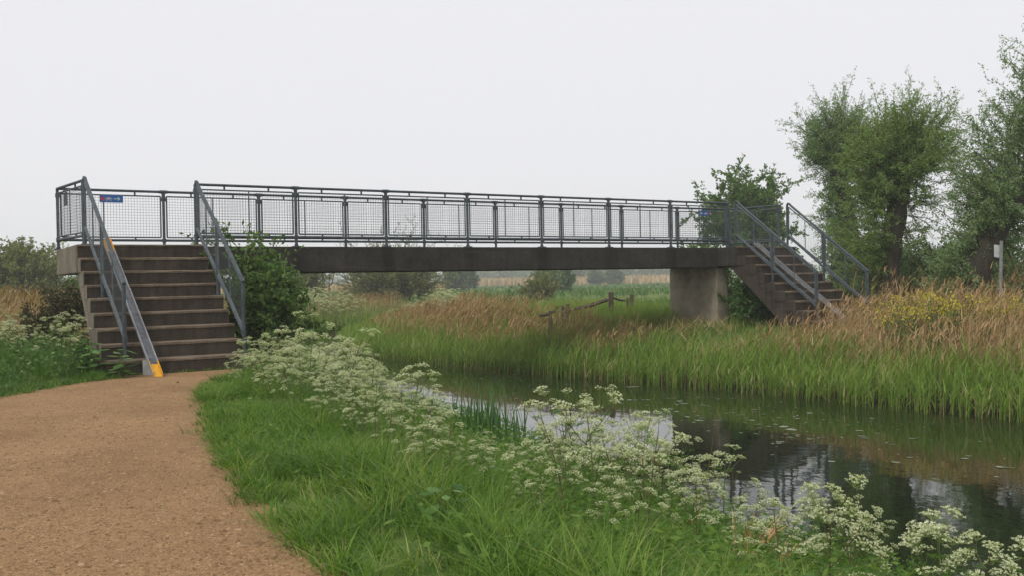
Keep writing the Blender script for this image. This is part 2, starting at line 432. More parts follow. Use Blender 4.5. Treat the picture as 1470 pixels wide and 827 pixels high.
# the path: a sheet with a ragged rim
pr_ = resample([tuple(p) for p in pathR], .09, .022, 3); pl_ = resample([tuple(p) for p in pathL], .09, .022, 4)
ring = np.vstack([pr_, pl_, [(-1.9, -3.1), (.05, -3.1)]])
mb = MB(); mb.add([(p[0], p[1], .004) for p in ring], [tuple(range(len(ring)))])
po = mb.obj('path', M['path'], kind='structure')

# low hills on the horizon
def ridge(name, dist, a0, a1, hmax, depth, seed):
    r = np.random.default_rng(seed); na, nd = 140, 7
    ang = np.radians(np.linspace(a0, a1, na))
    prof = np.zeros(na)
    for k in range(1, 14): prof += np.sin(np.linspace(0, 6.28*k*.8, na)+r.uniform(0, 6.28))/k**.9
    prof = (prof-prof.min())/(np.ptp(prof)); prof = (.45+.55*prof)*hmax
    V = []
    for j in range(nd):
        u = j/(nd-1); d = dist+depth*u
        s = math.sin(math.pi*u)
        V.append(np.column_stack([CAM[0]+np.sin(ang)*d, CAM[1]+np.cos(ang)*d, -1.5+prof*s+(r.normal(0, hmax*.03, na) if 0 < j < nd-1 else 0)]))
    ii = (np.arange(nd-1)[:, None]*na+np.arange(na-1)[None, :]).ravel()
    link(name, build(name, np.vstack(V), [np.stack([ii, ii+1, ii+na+1, ii+na], 1)], M['leaf_far'], {'rnd': r.uniform(0, 1, na*nd)}, smooth=True), kind='structure')
ridge('hills', 900, -20, 80, 17, 300, 5)

# ------------------------------------------------------------------ the footbridge
DECK = 1.92; RISE, GO, NOSE0 = .2138, .2932, -.69
bridge = empty('footbridge', (0, 0, 0), label='concrete footbridge with blue-grey mesh railings and steps at both ends', cat='footbridge')

def rough_box(name, mat, x0, x1, y0, y1, z0, z1, parent, c=.015, **kw):
    mb = MB(); mb.box(x0, x1, y0, y1, z0, z1, 0, c); return mb.obj(name, mat, parent, **kw)

rough_box('deck_beam', M['concrete'], -.02, 12.26, -.10, 1.66, 1.45, DECK, bridge, label='long dark weathered concrete beam')
def soffit(dx):
    mb = MB()
    # landing slab, and the sloping stair slab that carries the steps
    mb.box(-2.02+dx, .0+dx, NOSE0+.012, 1.70, 1.47, DECK, 0, .02)
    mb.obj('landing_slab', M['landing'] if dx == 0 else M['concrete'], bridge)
    mb = MB()
    yb = NOSE0-8.2*GO; sl = RISE/GO
    prof = [(NOSE0+.03, 1.50), (NOSE0+.03, DECK-.235), (yb, DECK-.235-(NOSE0+.03-yb)*sl), (yb, -.3), (yb+.55, -.3), (NOSE0+.30, 1.50)]
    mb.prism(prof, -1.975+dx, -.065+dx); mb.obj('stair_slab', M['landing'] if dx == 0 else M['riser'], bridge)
    for k in range(1, 9):
        zt = DECK-RISE*k; yn = NOSE0-GO*k; yb = yn+GO+.03; zb = zt-RISE-.015
        if k == 8: zb = -.25
        x0, x1 = (-1.99, -.05) if k < 8 else (-2.06, .06)
        r = random.Random(k*7+int(dx*3))
        n = 15; sec = []
        for i in range(n):
            x = x0+dx+(x1-x0)*i/(n-1); e = r.uniform(-.006, .006); h = r.uniform(-.004, .004); ch = r.uniform(.006, .016)
            if r.random() < .12: ch += .015
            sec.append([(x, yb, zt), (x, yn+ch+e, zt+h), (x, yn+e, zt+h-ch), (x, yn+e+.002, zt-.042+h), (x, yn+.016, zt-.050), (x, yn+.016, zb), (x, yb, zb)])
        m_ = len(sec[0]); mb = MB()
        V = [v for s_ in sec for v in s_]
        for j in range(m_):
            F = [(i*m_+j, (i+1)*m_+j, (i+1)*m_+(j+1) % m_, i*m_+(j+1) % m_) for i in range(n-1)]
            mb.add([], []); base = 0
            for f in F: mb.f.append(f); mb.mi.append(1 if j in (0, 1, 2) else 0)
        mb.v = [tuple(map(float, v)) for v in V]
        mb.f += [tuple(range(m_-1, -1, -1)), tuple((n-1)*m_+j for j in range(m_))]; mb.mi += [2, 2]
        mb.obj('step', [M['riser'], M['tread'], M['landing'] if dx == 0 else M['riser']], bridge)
    # the landing's own front edge: the top riser
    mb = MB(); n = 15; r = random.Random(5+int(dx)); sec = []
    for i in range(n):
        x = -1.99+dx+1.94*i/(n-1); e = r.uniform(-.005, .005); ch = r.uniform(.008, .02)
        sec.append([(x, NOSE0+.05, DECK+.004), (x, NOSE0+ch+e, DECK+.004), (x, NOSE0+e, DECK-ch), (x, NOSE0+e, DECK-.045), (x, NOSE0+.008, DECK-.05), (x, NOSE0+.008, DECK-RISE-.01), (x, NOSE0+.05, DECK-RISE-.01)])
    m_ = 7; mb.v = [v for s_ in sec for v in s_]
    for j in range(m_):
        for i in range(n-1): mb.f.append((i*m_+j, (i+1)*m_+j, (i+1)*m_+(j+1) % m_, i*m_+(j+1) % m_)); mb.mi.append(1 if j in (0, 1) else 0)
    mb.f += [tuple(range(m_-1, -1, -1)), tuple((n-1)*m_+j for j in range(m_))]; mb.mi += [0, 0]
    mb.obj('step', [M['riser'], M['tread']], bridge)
STAIRS = (0.0, 14.2)
for dx in STAIRS: soffit(dx)
rough_box('pier', M['pier'], 12.20, 12.56, -.03, 1.68, -.5, 1.452, bridge, .03, label='stained concrete wall pier under the far end')
rough_box('pier', M['pier'], .04, .40, -.03, 1.62, -.6, 1.452, bridge, .03)
rough_box('pier_footing', M['pier'], 12.05, 12.72, -.12, 1.80, -.5, .02, bridge, .03)

# railings -------------------------------------------------------------------
RH, RB = 1.08, .175          # top and bottom rail heights
def bar(mb, a, b, w, mi=0):
    mb.tube([a, b], w, 6, mi)
def vv(*a): return np.array(a, float)
def panel(a, b, z0a, z1a, z0b, z1b, parent, inset=.055, stiff=.5, pitch=.05, wr=.0023):
    """framed mesh panel between the posts a and b (ground plan); heights at both ends"""
    a = vv(*a); b = vv(*b); L = np.linalg.norm(b-a); u = (b-a)/L
    def pt(s, t):
        p = a+(b-a)*s; z0 = z0a+(z0b-z0a)*s; z1 = z1a+(z1b-z1a)*s
        return vv(p[0], p[1], z0+(z1-z0)*t)
    s0, s1 = inset/L, 1-inset/L
    mb = MB()
    bar(mb, pt(s0, 1), pt(s1, 1), .015); bar(mb, pt(s0, 0), pt(s1, 0), .015)
    bar(mb, pt(s0, 0), pt(s0, 1), .015); bar(mb, pt(s1, 0), pt(s1, 1), .015)
    pn = mb.obj('railing_panel', M['steel_light'], parent)
    mb = MB(); bar(mb, pt(stiff, 0), pt(stiff, 1), .011); mb.obj('stiffener_bar', M['steel_light'], pn)
    mb = MB(); nv = int(L*(s1-s0)/pitch); H = z1a-z0a; nh = int(H/pitch)
    for i in range(1, nv):
        s = s0+(s1-s0)*i/nv; mb.tube([pt(s, 0), pt(s, 1)], wr, 4, 0, False)
    off = np.array([u[1], -u[0], 0])*.004
    for j in range(1, nh):
        t = j/nh; mb.tube([pt(s0, t)+off, pt(s1, t)+off], wr, 4, 0, False)
    mb.obj('wire_mesh', M['wire'], pn, kind='stuff')
def post(x, y, z0, z1, parent, tee=None, plate=True):
    mb = MB(); mb.tube([(x, y, z0), (x, y, z1)], .026, 10)
    for z in (z0+RB, z1-.12): mb.tube([(x, y, z-.035), (x, y, z+.035)], .037, 10)
    if plate: mb.box(x-.07, x+.07, y-.06, y+.06, z0, z0+.016); mb.tube([(x, y, z0+.01), (x, y, z0+.05)], .038, 8)
    if tee is not None:
        t = vv(*tee, 0); t /= np.linalg.norm(t); p = vv(x, y, z1)
        mb.tube([p-t*.085, p-t*.05, p-t*.05, p+t*.05, p+t*.05, p+t*.085], [.028, .031, .034, .034, .031, .028], 10)
        mb.tube([p-vv(0, 0, .12), p-vv(0, 0, .02), p], [.03, .034, .03], 10)
        for s in (-1, 1):
            q = p+t*s*.042-vv(0, 0, .125); bar(mb, q, q-vv(0, 0, .05), .014)
    mb.obj('railing_post', M['steel'], parent, smooth=False)
def rails(pts, z, parent):
    mb = MB(); mb.tube([(p[0], p[1], DECK+z) for p in pts], .024, 10); mb.obj('rail', M['steel'], parent)
def lugs(a, b, parent):
    a = vv(*a); b = vv(*b)
    for s in (.28, .72):
        p = a+(b-a)*s
        for z0, z1 in ((RH-.085, RH-.02), (RB+.02, RB+.06)):
            mb = MB(); mb.tube([(p[0], p[1], DECK+z0), (p[0], p[1], DECK+z1)], .017, 6); mb.obj('rail_lug', M['steel'], parent)
def level_run(P, parent, tees=True, stiff=(.5,)):
    n = len(P)
    rails([P[0], P[-1]], RH, parent); rails([P[0], P[-1]], RB, parent)
    for i in range(n-1):
        a, b = P[i], P[i+1]
        panel(a, b, DECK+RB+.055, DECK+RH-.085, DECK+RB+.055, DECK+RH-.085, parent, stiff=stiff[i % len(stiff)])
        lugs(a, b, parent)
S = 1.8
near = [(i*S, 0) for i in range(8)]
far = [((i-1)*S-.2, 1.57) for i in range(10)]
level_run(near, bridge, stiff=(.52, .53, .5, .5, .47, .5, .5))
level_run(far, bridge, stiff=(.42, .5, .52, .5, .48, .5, .5, .5, .5))
for i, (x, y) in enumerate(near): post(x, y, DECK, DECK+RH, bridge, (1, 0) if i else None)
for i, (x, y) in enumerate(far): post(x, y, DECK, DECK+RH, bridge, (1, 0) if 0 < i < 9 else None)
left_end = [(-2.0, 1.57), (-1.8, 0)]; right_end = [(14.2, 1.57), (14.4, 0)]
for e in (left_end, right_end):
    level_run(e, bridge); post(e[1][0], e[1][1], DECK, DECK+RH, bridge)
def stair_rail(xt, xb):
    sl = RISE/GO
    X_ = lambda y: xt+(xb-xt)*(-.5-y)/2.36
    yt, ym, yb = -.50, -1.62, -2.86
    top = lambda y: DECK+RH-.02+(y+.56)*sl     # handrail centre
    mb = MB()
    hr = [(X_(yt), yt, DECK+RH-.14), (X_(yt), yt-.005, DECK+RH-.05), (X_(yt), yt-.03, DECK+RH-.005), (X_(yt-.075), yt-.075, top(yt-.075)+.012), (X_(yt-.13), yt-.13, top(yt-.13)), (X_(yb-.03), yb-.03, top(yb-.03))]
    mb.tube(hr, .027, 10); mb.obj('handrail', M['steel'], bridge)
    mb = MB(); mb.tube([(X_(yt), yt, DECK+.27+.03), (X_(yt-.06), yt-.06, DECK+.25), (X_(yb), yb, top(yb)-.80)], .025, 10)
    for y in (yt-.35, ym-.35, ym+.3, yb+.35): mb.tube([(X_(y), y, top(y)-.8), (X_(y), y, top(y)-.75)], .016, 6)
    mb.obj('lower_rail', M['steel'], bridge)
    x = X_(yt); mb = MB(); mb.tube([(x, yt, DECK), (x, yt, DECK+RH-.10)], .027, 10); mb.box(x-.06, x+.06, yt-.06, yt+.06, DECK+.004, DECK+.02); mb.obj('railing_post', M['steel'], bridge)
    for y in (ym, yb):
        x = X_(y)
        k = math.ceil((NOSE0-y)/GO-1e-6); zt = DECK-RISE*k if (NOSE0-y)/GO > k-1 else DECK-RISE*(k-1)
        mb = MB(); mb.tube([(x, y, zt), (x, y, top(y)-.02)], .027, 10); mb.box(x-.06, x+.06, y-.06, y+.06, zt, zt+.014)
        mb.tube([(x, y, top(y)-.84), (x, y, top(y)-.76)], .036, 8); mb.obj('railing_post', M['steel'], bridge)
    for (a, b) in ((yt, ym), (ym, yb)):
        panel((X_(a), a), (X_(b), b), top(a)-.745-(.04 if a == yt else 0), top(a)-.055-(.03 if a == yt else 0), top(b)-.745, top(b)-.055, bridge, .05, wr=.0015)
for dx in STAIRS:
    for xt, xb in (((-1.85, -1.70), (-.11, -.03)) if dx == 0 else ((12.38, 12.42), (14.13, 14.10))): stair_rail(xt, xb)
    tilt = .16 if dx == 0 else 0
    # wheel channel for cycles, with yellow ends
    x0 = -1.42+dx; ys, ye = -.74, -3.62
    zs = lambda y: .012+(y-ye)*.688
    def chan(y0, y1, mats, parent, name, w=.055, h=.05, lift=0):
        yy = [y0] + ([-3.2] if y0 > -3.2 > y1 else []) + [y1]; mb = MB()
        for a, b in zip(yy[:-1], yy[1:]):
            za, zb = zs(a)+lift, zs(b)+lift
            ta = -tilt*(a-ye)/(ys-ye); tb = -tilt*(b-ye)/(ys-ye)
            def strip(xa, xb, z0, z1, mi):
                mb.add([(xa+ta, a, za+z0), (xb+ta, a, za+z0), (xb+ta, a, za+z1), (xa+ta, a, za+z1), (xa+tb, b, zb+z0), (xb+tb, b, zb+z0), (xb+tb, b, zb+z1), (xa+tb, b, zb+z1)],
                       [(0, 1, 2, 3), (7, 6, 5, 4), (0, 4, 5, 1), (1, 5, 6, 2), (2, 6, 7, 3), (3, 7, 4, 0)], mi)
            strip(x0-w, x0+w, -.008, 0, 0); strip(x0-w-.008, x0-w, -.008, h, 1); strip(x0+w, x0+w+.008, -.008, h, 1)
        return mb.obj(name, mats, parent)
    ch = tag(chan(ys, ye, [M['channel'], M['channel_edge']], bridge, 'wheel_channel'), 'steel cycle wheel channel running down the steps')
    chan(-3.40, ye-.002, [M['yellow'], M['yellow']], ch, 'channel_end', .0535, .0515, .003)
    if dx == 0: chan(ys+.002, -1.02, [M['yellow'], M['yellow']], ch, 'channel_end', .0535, .0515, .003)
    mb = MB(); mb.box(x0-.11, x0+.09, -3.20, -3.18, -.02, .21, 0, .004); mb.obj('channel_bracket', M['pale_plate'], bridge)

# ------------------------------------------------------------------ signs
def cycle_sign(cx, cz, flip, label):
    y = 1.57-.045
    s = empty('cycle_route_sign', (cx, y, cz), label=label, cat='sign', group='blue cycle route signs')
    w, h = .20, .068
    mb = MB(); mb.box(-w, w, -.006, .006, -h, h, 0, .004); mb.obj('sign_plate', M['blue'], s)
    mb = MB(); k = -1 if not flip else 1
    mb.box(k*.15-.032, k*.15+.032, -.0085, -.0065, -.034, .034); mb.obj('route_patch', M['red'], s)
    mb = MB(); q = -.0095                                    # bicycle
    bx = -.045 if not flip else .045
    for ox in (-.032, .032): mb.tube([(bx+ox+.021*math.cos(a), q, -.012+.021*math.sin(a)) for a in np.linspace(0, 2*math.pi, 15)], .0032, 5)
    for a, b in (((-.032, -.012), (-.012, .016)), ((-.012, .016), (.020, .016)), ((-.012, .016), (.002, -.012)), ((.002, -.012), (-.032, -.012)), ((.002, -.012), (.020, .016)), ((.020, .020), (.032, -.012)), ((.016, .026), (.030, .026)), ((-.020, .020), (-.006, .020))):
        mb.tube([(bx+a[0], q, a[1]), (bx+b[0], q, b[1])], .0032, 5)
    mb.obj('bicycle_symbol', M['white'], s)
    mb = MB(); d = 1 if not flip else -1; ax = .085*d
    mb.box(ax-.045, ax+.045, -.0095, -.0065, -.006, .006)
    P = [(ax+d*.015, -.0095, .032), (ax+d*.03, -.0095, .032), (ax+d*.068, -.0095, 0), (ax+d*.03, -.0095, -.032), (ax+d*.015, -.0095, -.032), (ax+d*.045, -.0095, 0)]
    V = P+[(a, -.0065, c) for a, _, c in P]
    mb.add(V, [(0, 1, 2, 5), (5, 2, 3, 4), (6, 11, 8, 7), (11, 10, 9, 8)]+[(i, (i+1) % 6, 6+(i+1) % 6, 6+i) for i in range(6)])
    mb.obj('arrow_symbol', M['white'], s)
    return s
cycle_sign(-1.115, DECK+.925, False, 'small blue cycle route sign on the railing above the near steps')
cycle_sign(13.29, DECK+.955, True, 'small blue cycle route sign on the railing by the far steps')
sp = empty('railing_plate', (-1.955, 1.12, DECK+.865), math.atan2(1.57, -.2)+math.pi, label='small grey plate tied to the end railing beside the near steps', cat='plate')
mb = MB(); mb.box(-.13, .13, .03, .036, -.115, .115, 0, .002); mb.obj('plate', M['grey_plate'], sp)
mb = MB()
for x in (-.1, .1): mb.tube([(x, .04, .09), (x, -.02, .09)], .004, 5)
mb.obj('cable_tie', M['steel'], sp)

# marker post at the right
p0 = at(1434.5, 440, 19.5); zb = gz(p0[0], p0[1]); p1 = at(1437.5, 345, 19.5)
sg = empty('marker_post', (p0[0], p0[1], zb), label='slim grey post with a small pale plate standing among the reeds', cat='signpost')
top = p1-np.array([p0[0], p0[1], zb])
mb = MB(); mb.tube([(0, 0, -.2), tuple(top)], .032, 10); mb.obj('post', M['post_grey'], sg)
mb = MB()
d = np.array([FW[0], FW[1], 0]); e = np.array([RT[0]*.9-.1, RT[1]*.9-.2, 0]); c = top*.89+d*.035
for (s0, s1, q0, q1, nm) in ((-.12, .05, -.12, .11, 'plate'),):
    V = []
    for o in (0, .006):
        for s_, q_ in ((s0, q0), (s1, q0-.03), (s1, q1), (s0, q1+.02)): V.append(tuple(c+d*o+e*s_+np.array([0, 0, q_])))
    mb.add(V, [(0, 1, 2, 3), (7, 6, 5, 4), (0, 4, 5, 1), (1, 5, 6, 2), (2, 6, 7, 3), (3, 7, 4, 0)])
mb.obj('plate', M['pale_plate'], sg)

# broken fence on the far bank
fb = at(878, 424, 26)
fence = empty('broken_fence', (fb[0], fb[1], 0), label='broken wooden fence with sagging rails on the far bank', cat='fence')
def fpt(px, py, D): return tuple(at(px, py, D)-np.array([fb[0], fb[1], 0]))
def fpost(px, ytop, D, w=.07, lean=.0):
    p = at(px, ytop, D); z0 = gz(p[0], p[1])-.2; q = p-np.array([fb[0], fb[1], 0])
    mb = MB(); mb.tube([(q[0]-lean, q[1], z0), (q[0], q[1], q[2]-.02), (q[0], q[1], q[2])], [w*1.1, w, w*.8], 4); mb.obj('fence_post', M['wood'], fence)
fpost(877, 420, 26, .085); fpost(907, 423, 27, .065, .05); fpost(901, 428, 27, .05)
fpost(815, 437, 25, .06, .1); fpost(808, 440, 24.5, .05, -.05); fpost(790, 447, 24, .05)
def frail(a, b, w=.045):
    mb = MB(); a = vv(*fpt(*a)); b = vv(*fpt(*b)); mid = (a+b)/2-vv(0, 0, .02); mb.tube([a, mid, b], [w, w*1.05, w*.9], 4); mb.obj('fence_rail', M['wood'], fence)
frail((872, 431, 25.9), (826, 444.5, 25.1), .05); frail((880, 428, 26), (897, 432.5, 26.8), .03); frail((775, 454, 24), (797, 447, 24.4), .04); frail((826, 445, 25.1), (806, 449, 24.6), .03)

# ------------------------------------------------------------------ vegetation tools
def unit(v): return v/(np.linalg.norm(v, axis=-1, keepdims=True)+1e-12)
def blades(P, H, W, az, lean, bend, seg=3, r=rng, up=None):
    n = len(P); a = np.stack([np.cos(az), np.sin(az), np.zeros(n)], 1)
    a2 = az+math.pi/2+r.uniform(-.9, .9, n); s = np.stack([np.cos(a2), np.sin(a2), np.zeros(n)], 1)
    V = np.zeros((n, 2*seg+1, 3))
    for j in range(seg+1):
        t = j/seg
        c = P+a*((lean*t+bend*t*t)*H)[:, None]; c[:, 2] += H*(t-.42*np.minimum(bend, 1.2)*t*t)
        w = W*(1-t**1.6)*(.75+.5*math.sin(math.pi*min(1, t+.15)))
        if j < seg: V[:, 2*j] = c-s*w[:, None]/2; V[:, 2*j+1] = c+s*w[:, None]/2
        else: V[:, 2*seg] = c
    o = (np.arange(n)*(2*seg+1))[:, None]
    Q = np.concatenate([o+np.array([[2*j, 2*j+1, 2*j+3, 2*j+2]]) for j in range(seg-1)]) if seg > 1 else np.zeros((0, 4), int)
    T = o+np.array([[2*seg-2, 2*seg-1, 2*seg]])
    return V.reshape(-1, 3), Q, T, 2*seg+1
def leafcards(P, D, L, W, r=rng):
    n = len(P); D = unit(D); q = r.normal(size=(n, 3)); q[:, 2] *= .5; S_ = unit(np.cross(D, q)); nn = np.cross(D, S_)
    mid = P+D*(L*.45)[:, None]
    V = np.stack([P, mid+S_*(W/2)[:, None]+nn*(W*.12)[:, None], P+D*L[:, None], mid-S_*(W/2)[:, None]+nn*(W*.12)[:, None]], 1)
    return V.reshape(-1, 3), np.arange(4*n).reshape(n, 4)
def tubes(PL, R, sides=3):
    """many thin tubes at once: PL (n,k,3), R (n,k)"""
    n, k, _ = PL.shape; t = unit(PL[:, -1]-PL[:, 0]); ref = np.where(np.abs(t[:, 2:3]) < .9, [[0, 0, 1.0]], [[1.0, 0, 0]])
    u = unit(np.cross(ref, t)); w = np.cross(t, u)
    V = np.zeros((n, k, sides, 3))
    for j in range(sides):
        an = 2*math.pi*j/sides; V[:, :, j] = PL+(R[:, :, None])*(u*math.cos(an)+w*math.sin(an))[:, None, :]
    o = (np.arange(n)*k*sides)[:, None]; F = []
    for i in range(k-1):
        for j in range(sides):
            F.append(o+np.array([[i*sides+j, i*sides+(j+1) % sides, (i+1)*sides+(j+1) % sides, (i+1)*sides+j]]))
    return V.reshape(-1, 3), np.concatenate(F)
class Soup:
    def __init__(s): s.V = []; s.Q = []; s.T = []; s.r = []; s.n = 0
    def add(s, V, Q=None, T=None, r=0.5):
        V = np.asarray(V)
        if Q is not None and len(Q): s.Q.append(np.asarray(Q)+s.n)
        if T is not None and len(T): s.T.append(np.asarray(T)+s.n)
        s.V.append(V); s.r.append(np.broadcast_to(np.asarray(r, float), (len(V),)) if np.ndim(r) == 0 else np.asarray(r)); s.n += len(V)
    def addblades(s, *a, rnd=None, **k):
        V, Q, T, m_ = blades(*a, **k); s.add(V, Q, T, np.repeat(rnd, m_))
    def addleaves(s, P, D, L, W, rnd, r=rng):
        V, Q = leafcards(P, D, L, W, r); s.add(V, Q, None, np.repeat(rnd, 4))
    def mesh(s, name, mat):
        fs = ([np.concatenate(s.Q)] if s.Q else [])+([np.concatenate(s.T)] if s.T else [])
        return build(name, np.concatenate(s.V), fs, mat, {'rnd': np.concatenate(s.r)})
    def obj(s, name, mat, parent=None, **kw): return link(name, s.mesh(name, mat), parent, **kw)

def zone(n, x0, x1, y0, y1, cond, seed=1):
    r = np.random.default_rng(seed); P = np.column_stack([r.uniform(x0, x1, n), r.uniform(y0, y1, n)])
    z, dr, dp = height(P); near_ = sdist(P, nearL, False) < sdist(P, farL, False)
    k = cond(P[:, 0], P[:, 1], dr, dp, near_, r) & ((P[:, 0]-CAM[0])*FW[0]+(P[:, 1]-CAM[1])*FW[1] > 1.5)
    return np.column_stack([P, z])[k], dr[k], dp[k], r
def patch(x, y, s, seed=0): return wob(x, y, s, seed*1.7)

# ---- a woody plant: trunk, twigs, leaves
def shoots(o, d, L, curve, nl, ll, lw, r, up=0.6, spread=.8, start=.15, jit=.0):
    """o,d,L: origins, directions, lengths of shoots; returns twig polylines and leaf arrays"""
    n = len(o); K = 5; t = np.linspace(0, 1, K)
    d = unit(d); side = unit(np.cross(d, r.normal(size=(n, 3))))
    PL = o[:, None, :]+d[:, None, :]*(L[:, None]*t)[:, :, None]+np.array([0, 0, 1.0])*((curve*L)[:, None]*t**2)[:, :, None]+side[:, None, :]*((r.normal(0, .09, n)*L)[:, None]*np.sin(t*4.5))[:, :, None]
    i = np.repeat(np.arange(n), nl); u = start+(1-start)*r.random(len(i))**.8
    x = u*(K-1); a = np.minimum(x.astype(int), K-2); f = (x-a)[:, None]
    P = PL[i, a]*(1-f)+PL[i, a+1]*f; T = unit(PL[i, a+1]-PL[i, a])
    D = unit(T*.6+r.normal(size=(len(i), 3))*spread); P = P+r.normal(0, 1, (len(i), 3))*jit
    return PL, P, D, ll*r.uniform(.6, 1.3, len(i)), lw*r.uniform(.7, 1.3, len(i)), r.random(len(i))
def cone_dirs(n, axis, spread, r):
    return unit(np.asarray(axis, float)[None]+r.normal(size=(n, 3))*spread)
def woody(name, label, cat, base, trunks, heads, leaf_mat, ll, lw, seed, bark_mat=None, group=None, crown='crown', twig_r=.012):
    """trunks: list of (points, radii) relative to base; heads: dicts of shoots"""
    r = np.random.default_rng(seed); root = empty(name, base, label=label, cat=cat, group=group)
    for pts, rad in trunks:
        P = smooth_line3(pts, 4); R = np.interp(np.linspace(0, 1, len(P)), np.linspace(0, 1, len(rad)), rad)
        R = R*(1+.10*np.sin(np.arange(len(P))*2.3+seed)); mb = MB(); mb.tube(P, list(R), 9); mb.obj('trunk', bark_mat or M['bark'], root, smooth=True)
    lv = Soup(); tw = Soup()
    for h in heads:
        n = h['n']; o = np.asarray(h['o'], float)
        if o.ndim == 1: o = np.repeat(o[None], n, 0)+r.normal(size=(n, 3))*np.asarray(h.get('oj', .08))
        else:
            tt = r.random(n)**h.get('bias', 1.0)*(len(o)-1); a = np.minimum(tt.astype(int), len(o)-2); f = (tt-a)[:, None]; o = o[a]*(1-f)+o[a+1]*f+r.normal(size=(n, 3))*np.asarray(h.get('oj', .08))
        d = cone_dirs(n, h['axis'], h['spread'], r); d[:, 2] = np.maximum(d[:, 2], h.get('minz', -1))
        L = r.uniform(h['L'][0], h['L'][1], n)
        PL, P, D, l_, w_, rn = shoots(o, d, L, np.full(n, h.get('curve', .2)), h['nl'], ll, lw, r, spread=h.get('ls', .8), start=h.get('start', .15), jit=h.get('jit', .03))
        # side twigs
        m_ = h.get('side', 3)
        if m_:
            i = np.repeat(np.arange(n), m_); u = r.uniform(.35, .95, len(i)); x = u*4; a = np.minimum(x.astype(int), 3); f = (x-a)[:, None]
            so_ = PL[i, a]*(1-f)+PL[i, a+1]*f; sd = unit(unit(PL[i, a+1]-PL[i, a])*.8+r.normal(size=(len(i), 3))*.7)
            PL2, P2, D2, l2, w2, rn2 = shoots(so_, sd, L[i]*r.uniform(.2, .45, len(i)), np.full(len(i), h.get('curve', .2)), max(3, int(h['nl']*h.get('sf', .45))), ll, lw, r, spread=h.get('ls', .8), start=.1, jit=h.get('jit', .03))
            Vt, Ft = tubes(PL2, np.linspace(twig_r*.5, twig_r*.15, 5)[None].repeat(len(PL2), 0)); tw.add(Vt, Ft)
            lv.addleaves(P2, D2, l2, w2, rn2, r)
        Vt, Ft = tubes(PL, (np.linspace(twig_r*1.3, twig_r*.3, 5)[None]*(.6+.4*L[:, None]/L.max()))); tw.add(Vt, Ft)
        lv.addleaves(P, D, l_, w_, rn, r)
    tw.obj('twigs', M['twig'], root, kind='stuff'); lv.obj(crown, leaf_mat, root, kind='stuff')
    return root
def smooth_line3(pts, n=4):
    p = np.array(pts, float)
    if len(p) < 3: return p
    p = np.vstack([2*p[0]-p[1], p, 2*p[-1]-p[-2]]); out = []
    for i in range(1, len(p)-2):
        for k in range(n):
            u = k/n; out.append(.5*((2*p[i])+(-p[i-1]+p[i+1])*u+(2*p[i-1]-5*p[i]+4*p[i+1]-p[i+2])*u*u+(-p[i-1]+3*p[i]-3*p[i+1]+p[i+2])*u**3))
    out.append(p[-2]); return np.array(out)

def basepx(px, D, dz=0):
    p = at(px, 400, D); return np.array([p[0], p[1], gz(p[0], p[1])+dz])
def rel(base, *pp): return [tuple(at(*q)-base) for q in pp]

# ------------------------------------------------------------------ trees
b = basepx(1272, 25)
tr = rel(b, (1276, 470, 25), (1274, 410, 25), (1281, 340, 25), (1291, 280, 25.1), (1298, 232, 25.2))
tr[0] = (tr[0][0], tr[0][1], -.3)
R3 = RT*np.array([1, 1, 0]); Rn = tuple(R3/np.linalg.norm(R3))
hd = tr[-1]
woody('pollard_willow', 'pollarded willow with a bare leaning trunk, right of the far steps', 'tree', b,
      [(tr, [.34, .30, .27, .27, .24, .20])],
      [dict(n=230, o=[tr[3], tr[4]], axis=(0, 0, .75), spread=.62, L=(.85, 1.95), curve=.12, nl=74, side=3, minz=-.3, oj=.1, bias=.6),
       dict(n=46, o=tr[-1], axis=(Rn[0]*.9, Rn[1]*.9, .45), spread=.35, L=(1.0, 1.75), curve=.0, nl=39, side=3, start=.35),
       dict(n=34, o=[tr[2], tr[3]], axis=(Rn[0]*.9, Rn[1]*.9, -.05), spread=.45, L=(.7, 1.7), curve=-.12, nl=26, side=3, start=.3),
       dict(n=170, o=[tr[1], tr[2], tr[3], tr[4]], axis=(-Rn[0]*.9, -Rn[1]*.9, .25), spread=.45, L=(.6, 1.65), curve=.12, nl=70, side=3, oj=.12)],
      M['leaf_willow_olive'], .085, .024, 11)
b = basepx(1217, 30)
tr = rel(b, (1222, 440, 30), (1221, 350, 30), (1213, 300, 30), (1203, 250, 30), (1201, 205, 30)); tr[0] = (tr[0][0], tr[0][1], -.3)
woody('pollard_willow', 'grey-green willow with an ivied trunk standing behind the far steps', 'tree', b,
      [(tr, [.30, .27, .26, .25, .2])],
      [dict(n=200, o=[tr[3], tr[4]], axis=(0, 0, .8), spread=.62, L=(.8, 1.8), curve=.12, nl=57, side=3, minz=-.35, oj=.12),
       dict(n=120, o=[tr[1], tr[2], tr[3], tr[4]], axis=(-Rn[0]*.8, -Rn[1]*.8, .2), spread=.5, L=(.4, 1.15), curve=.05, nl=46, side=3, start=.25),
       dict(n=60, o=[tr[2], tr[3], tr[4]], axis=(Rn[0]*.8, Rn[1]*.8, .4), spread=.5, L=(.6, 1.3), curve=.1, nl=39, side=3),
       dict(n=80, o=[tr[1], tr[2], tr[3], tr[4]], axis=(0, 0, .3), spread=1, L=(.2, .4), curve=.1, nl=33, side=1, oj=.1)],
      M['leaf_willow'], .085, .026, 12)
b = basepx(1385, 21)
tr = rel(b, (1378, 480, 21), (1388, 425, 21), (1416, 350, 21), (1458, 285, 21), (1512, 205, 21.2), (1556, 110, 21.4)); tr[0] = (tr[0][0], tr[0][1], -.3)
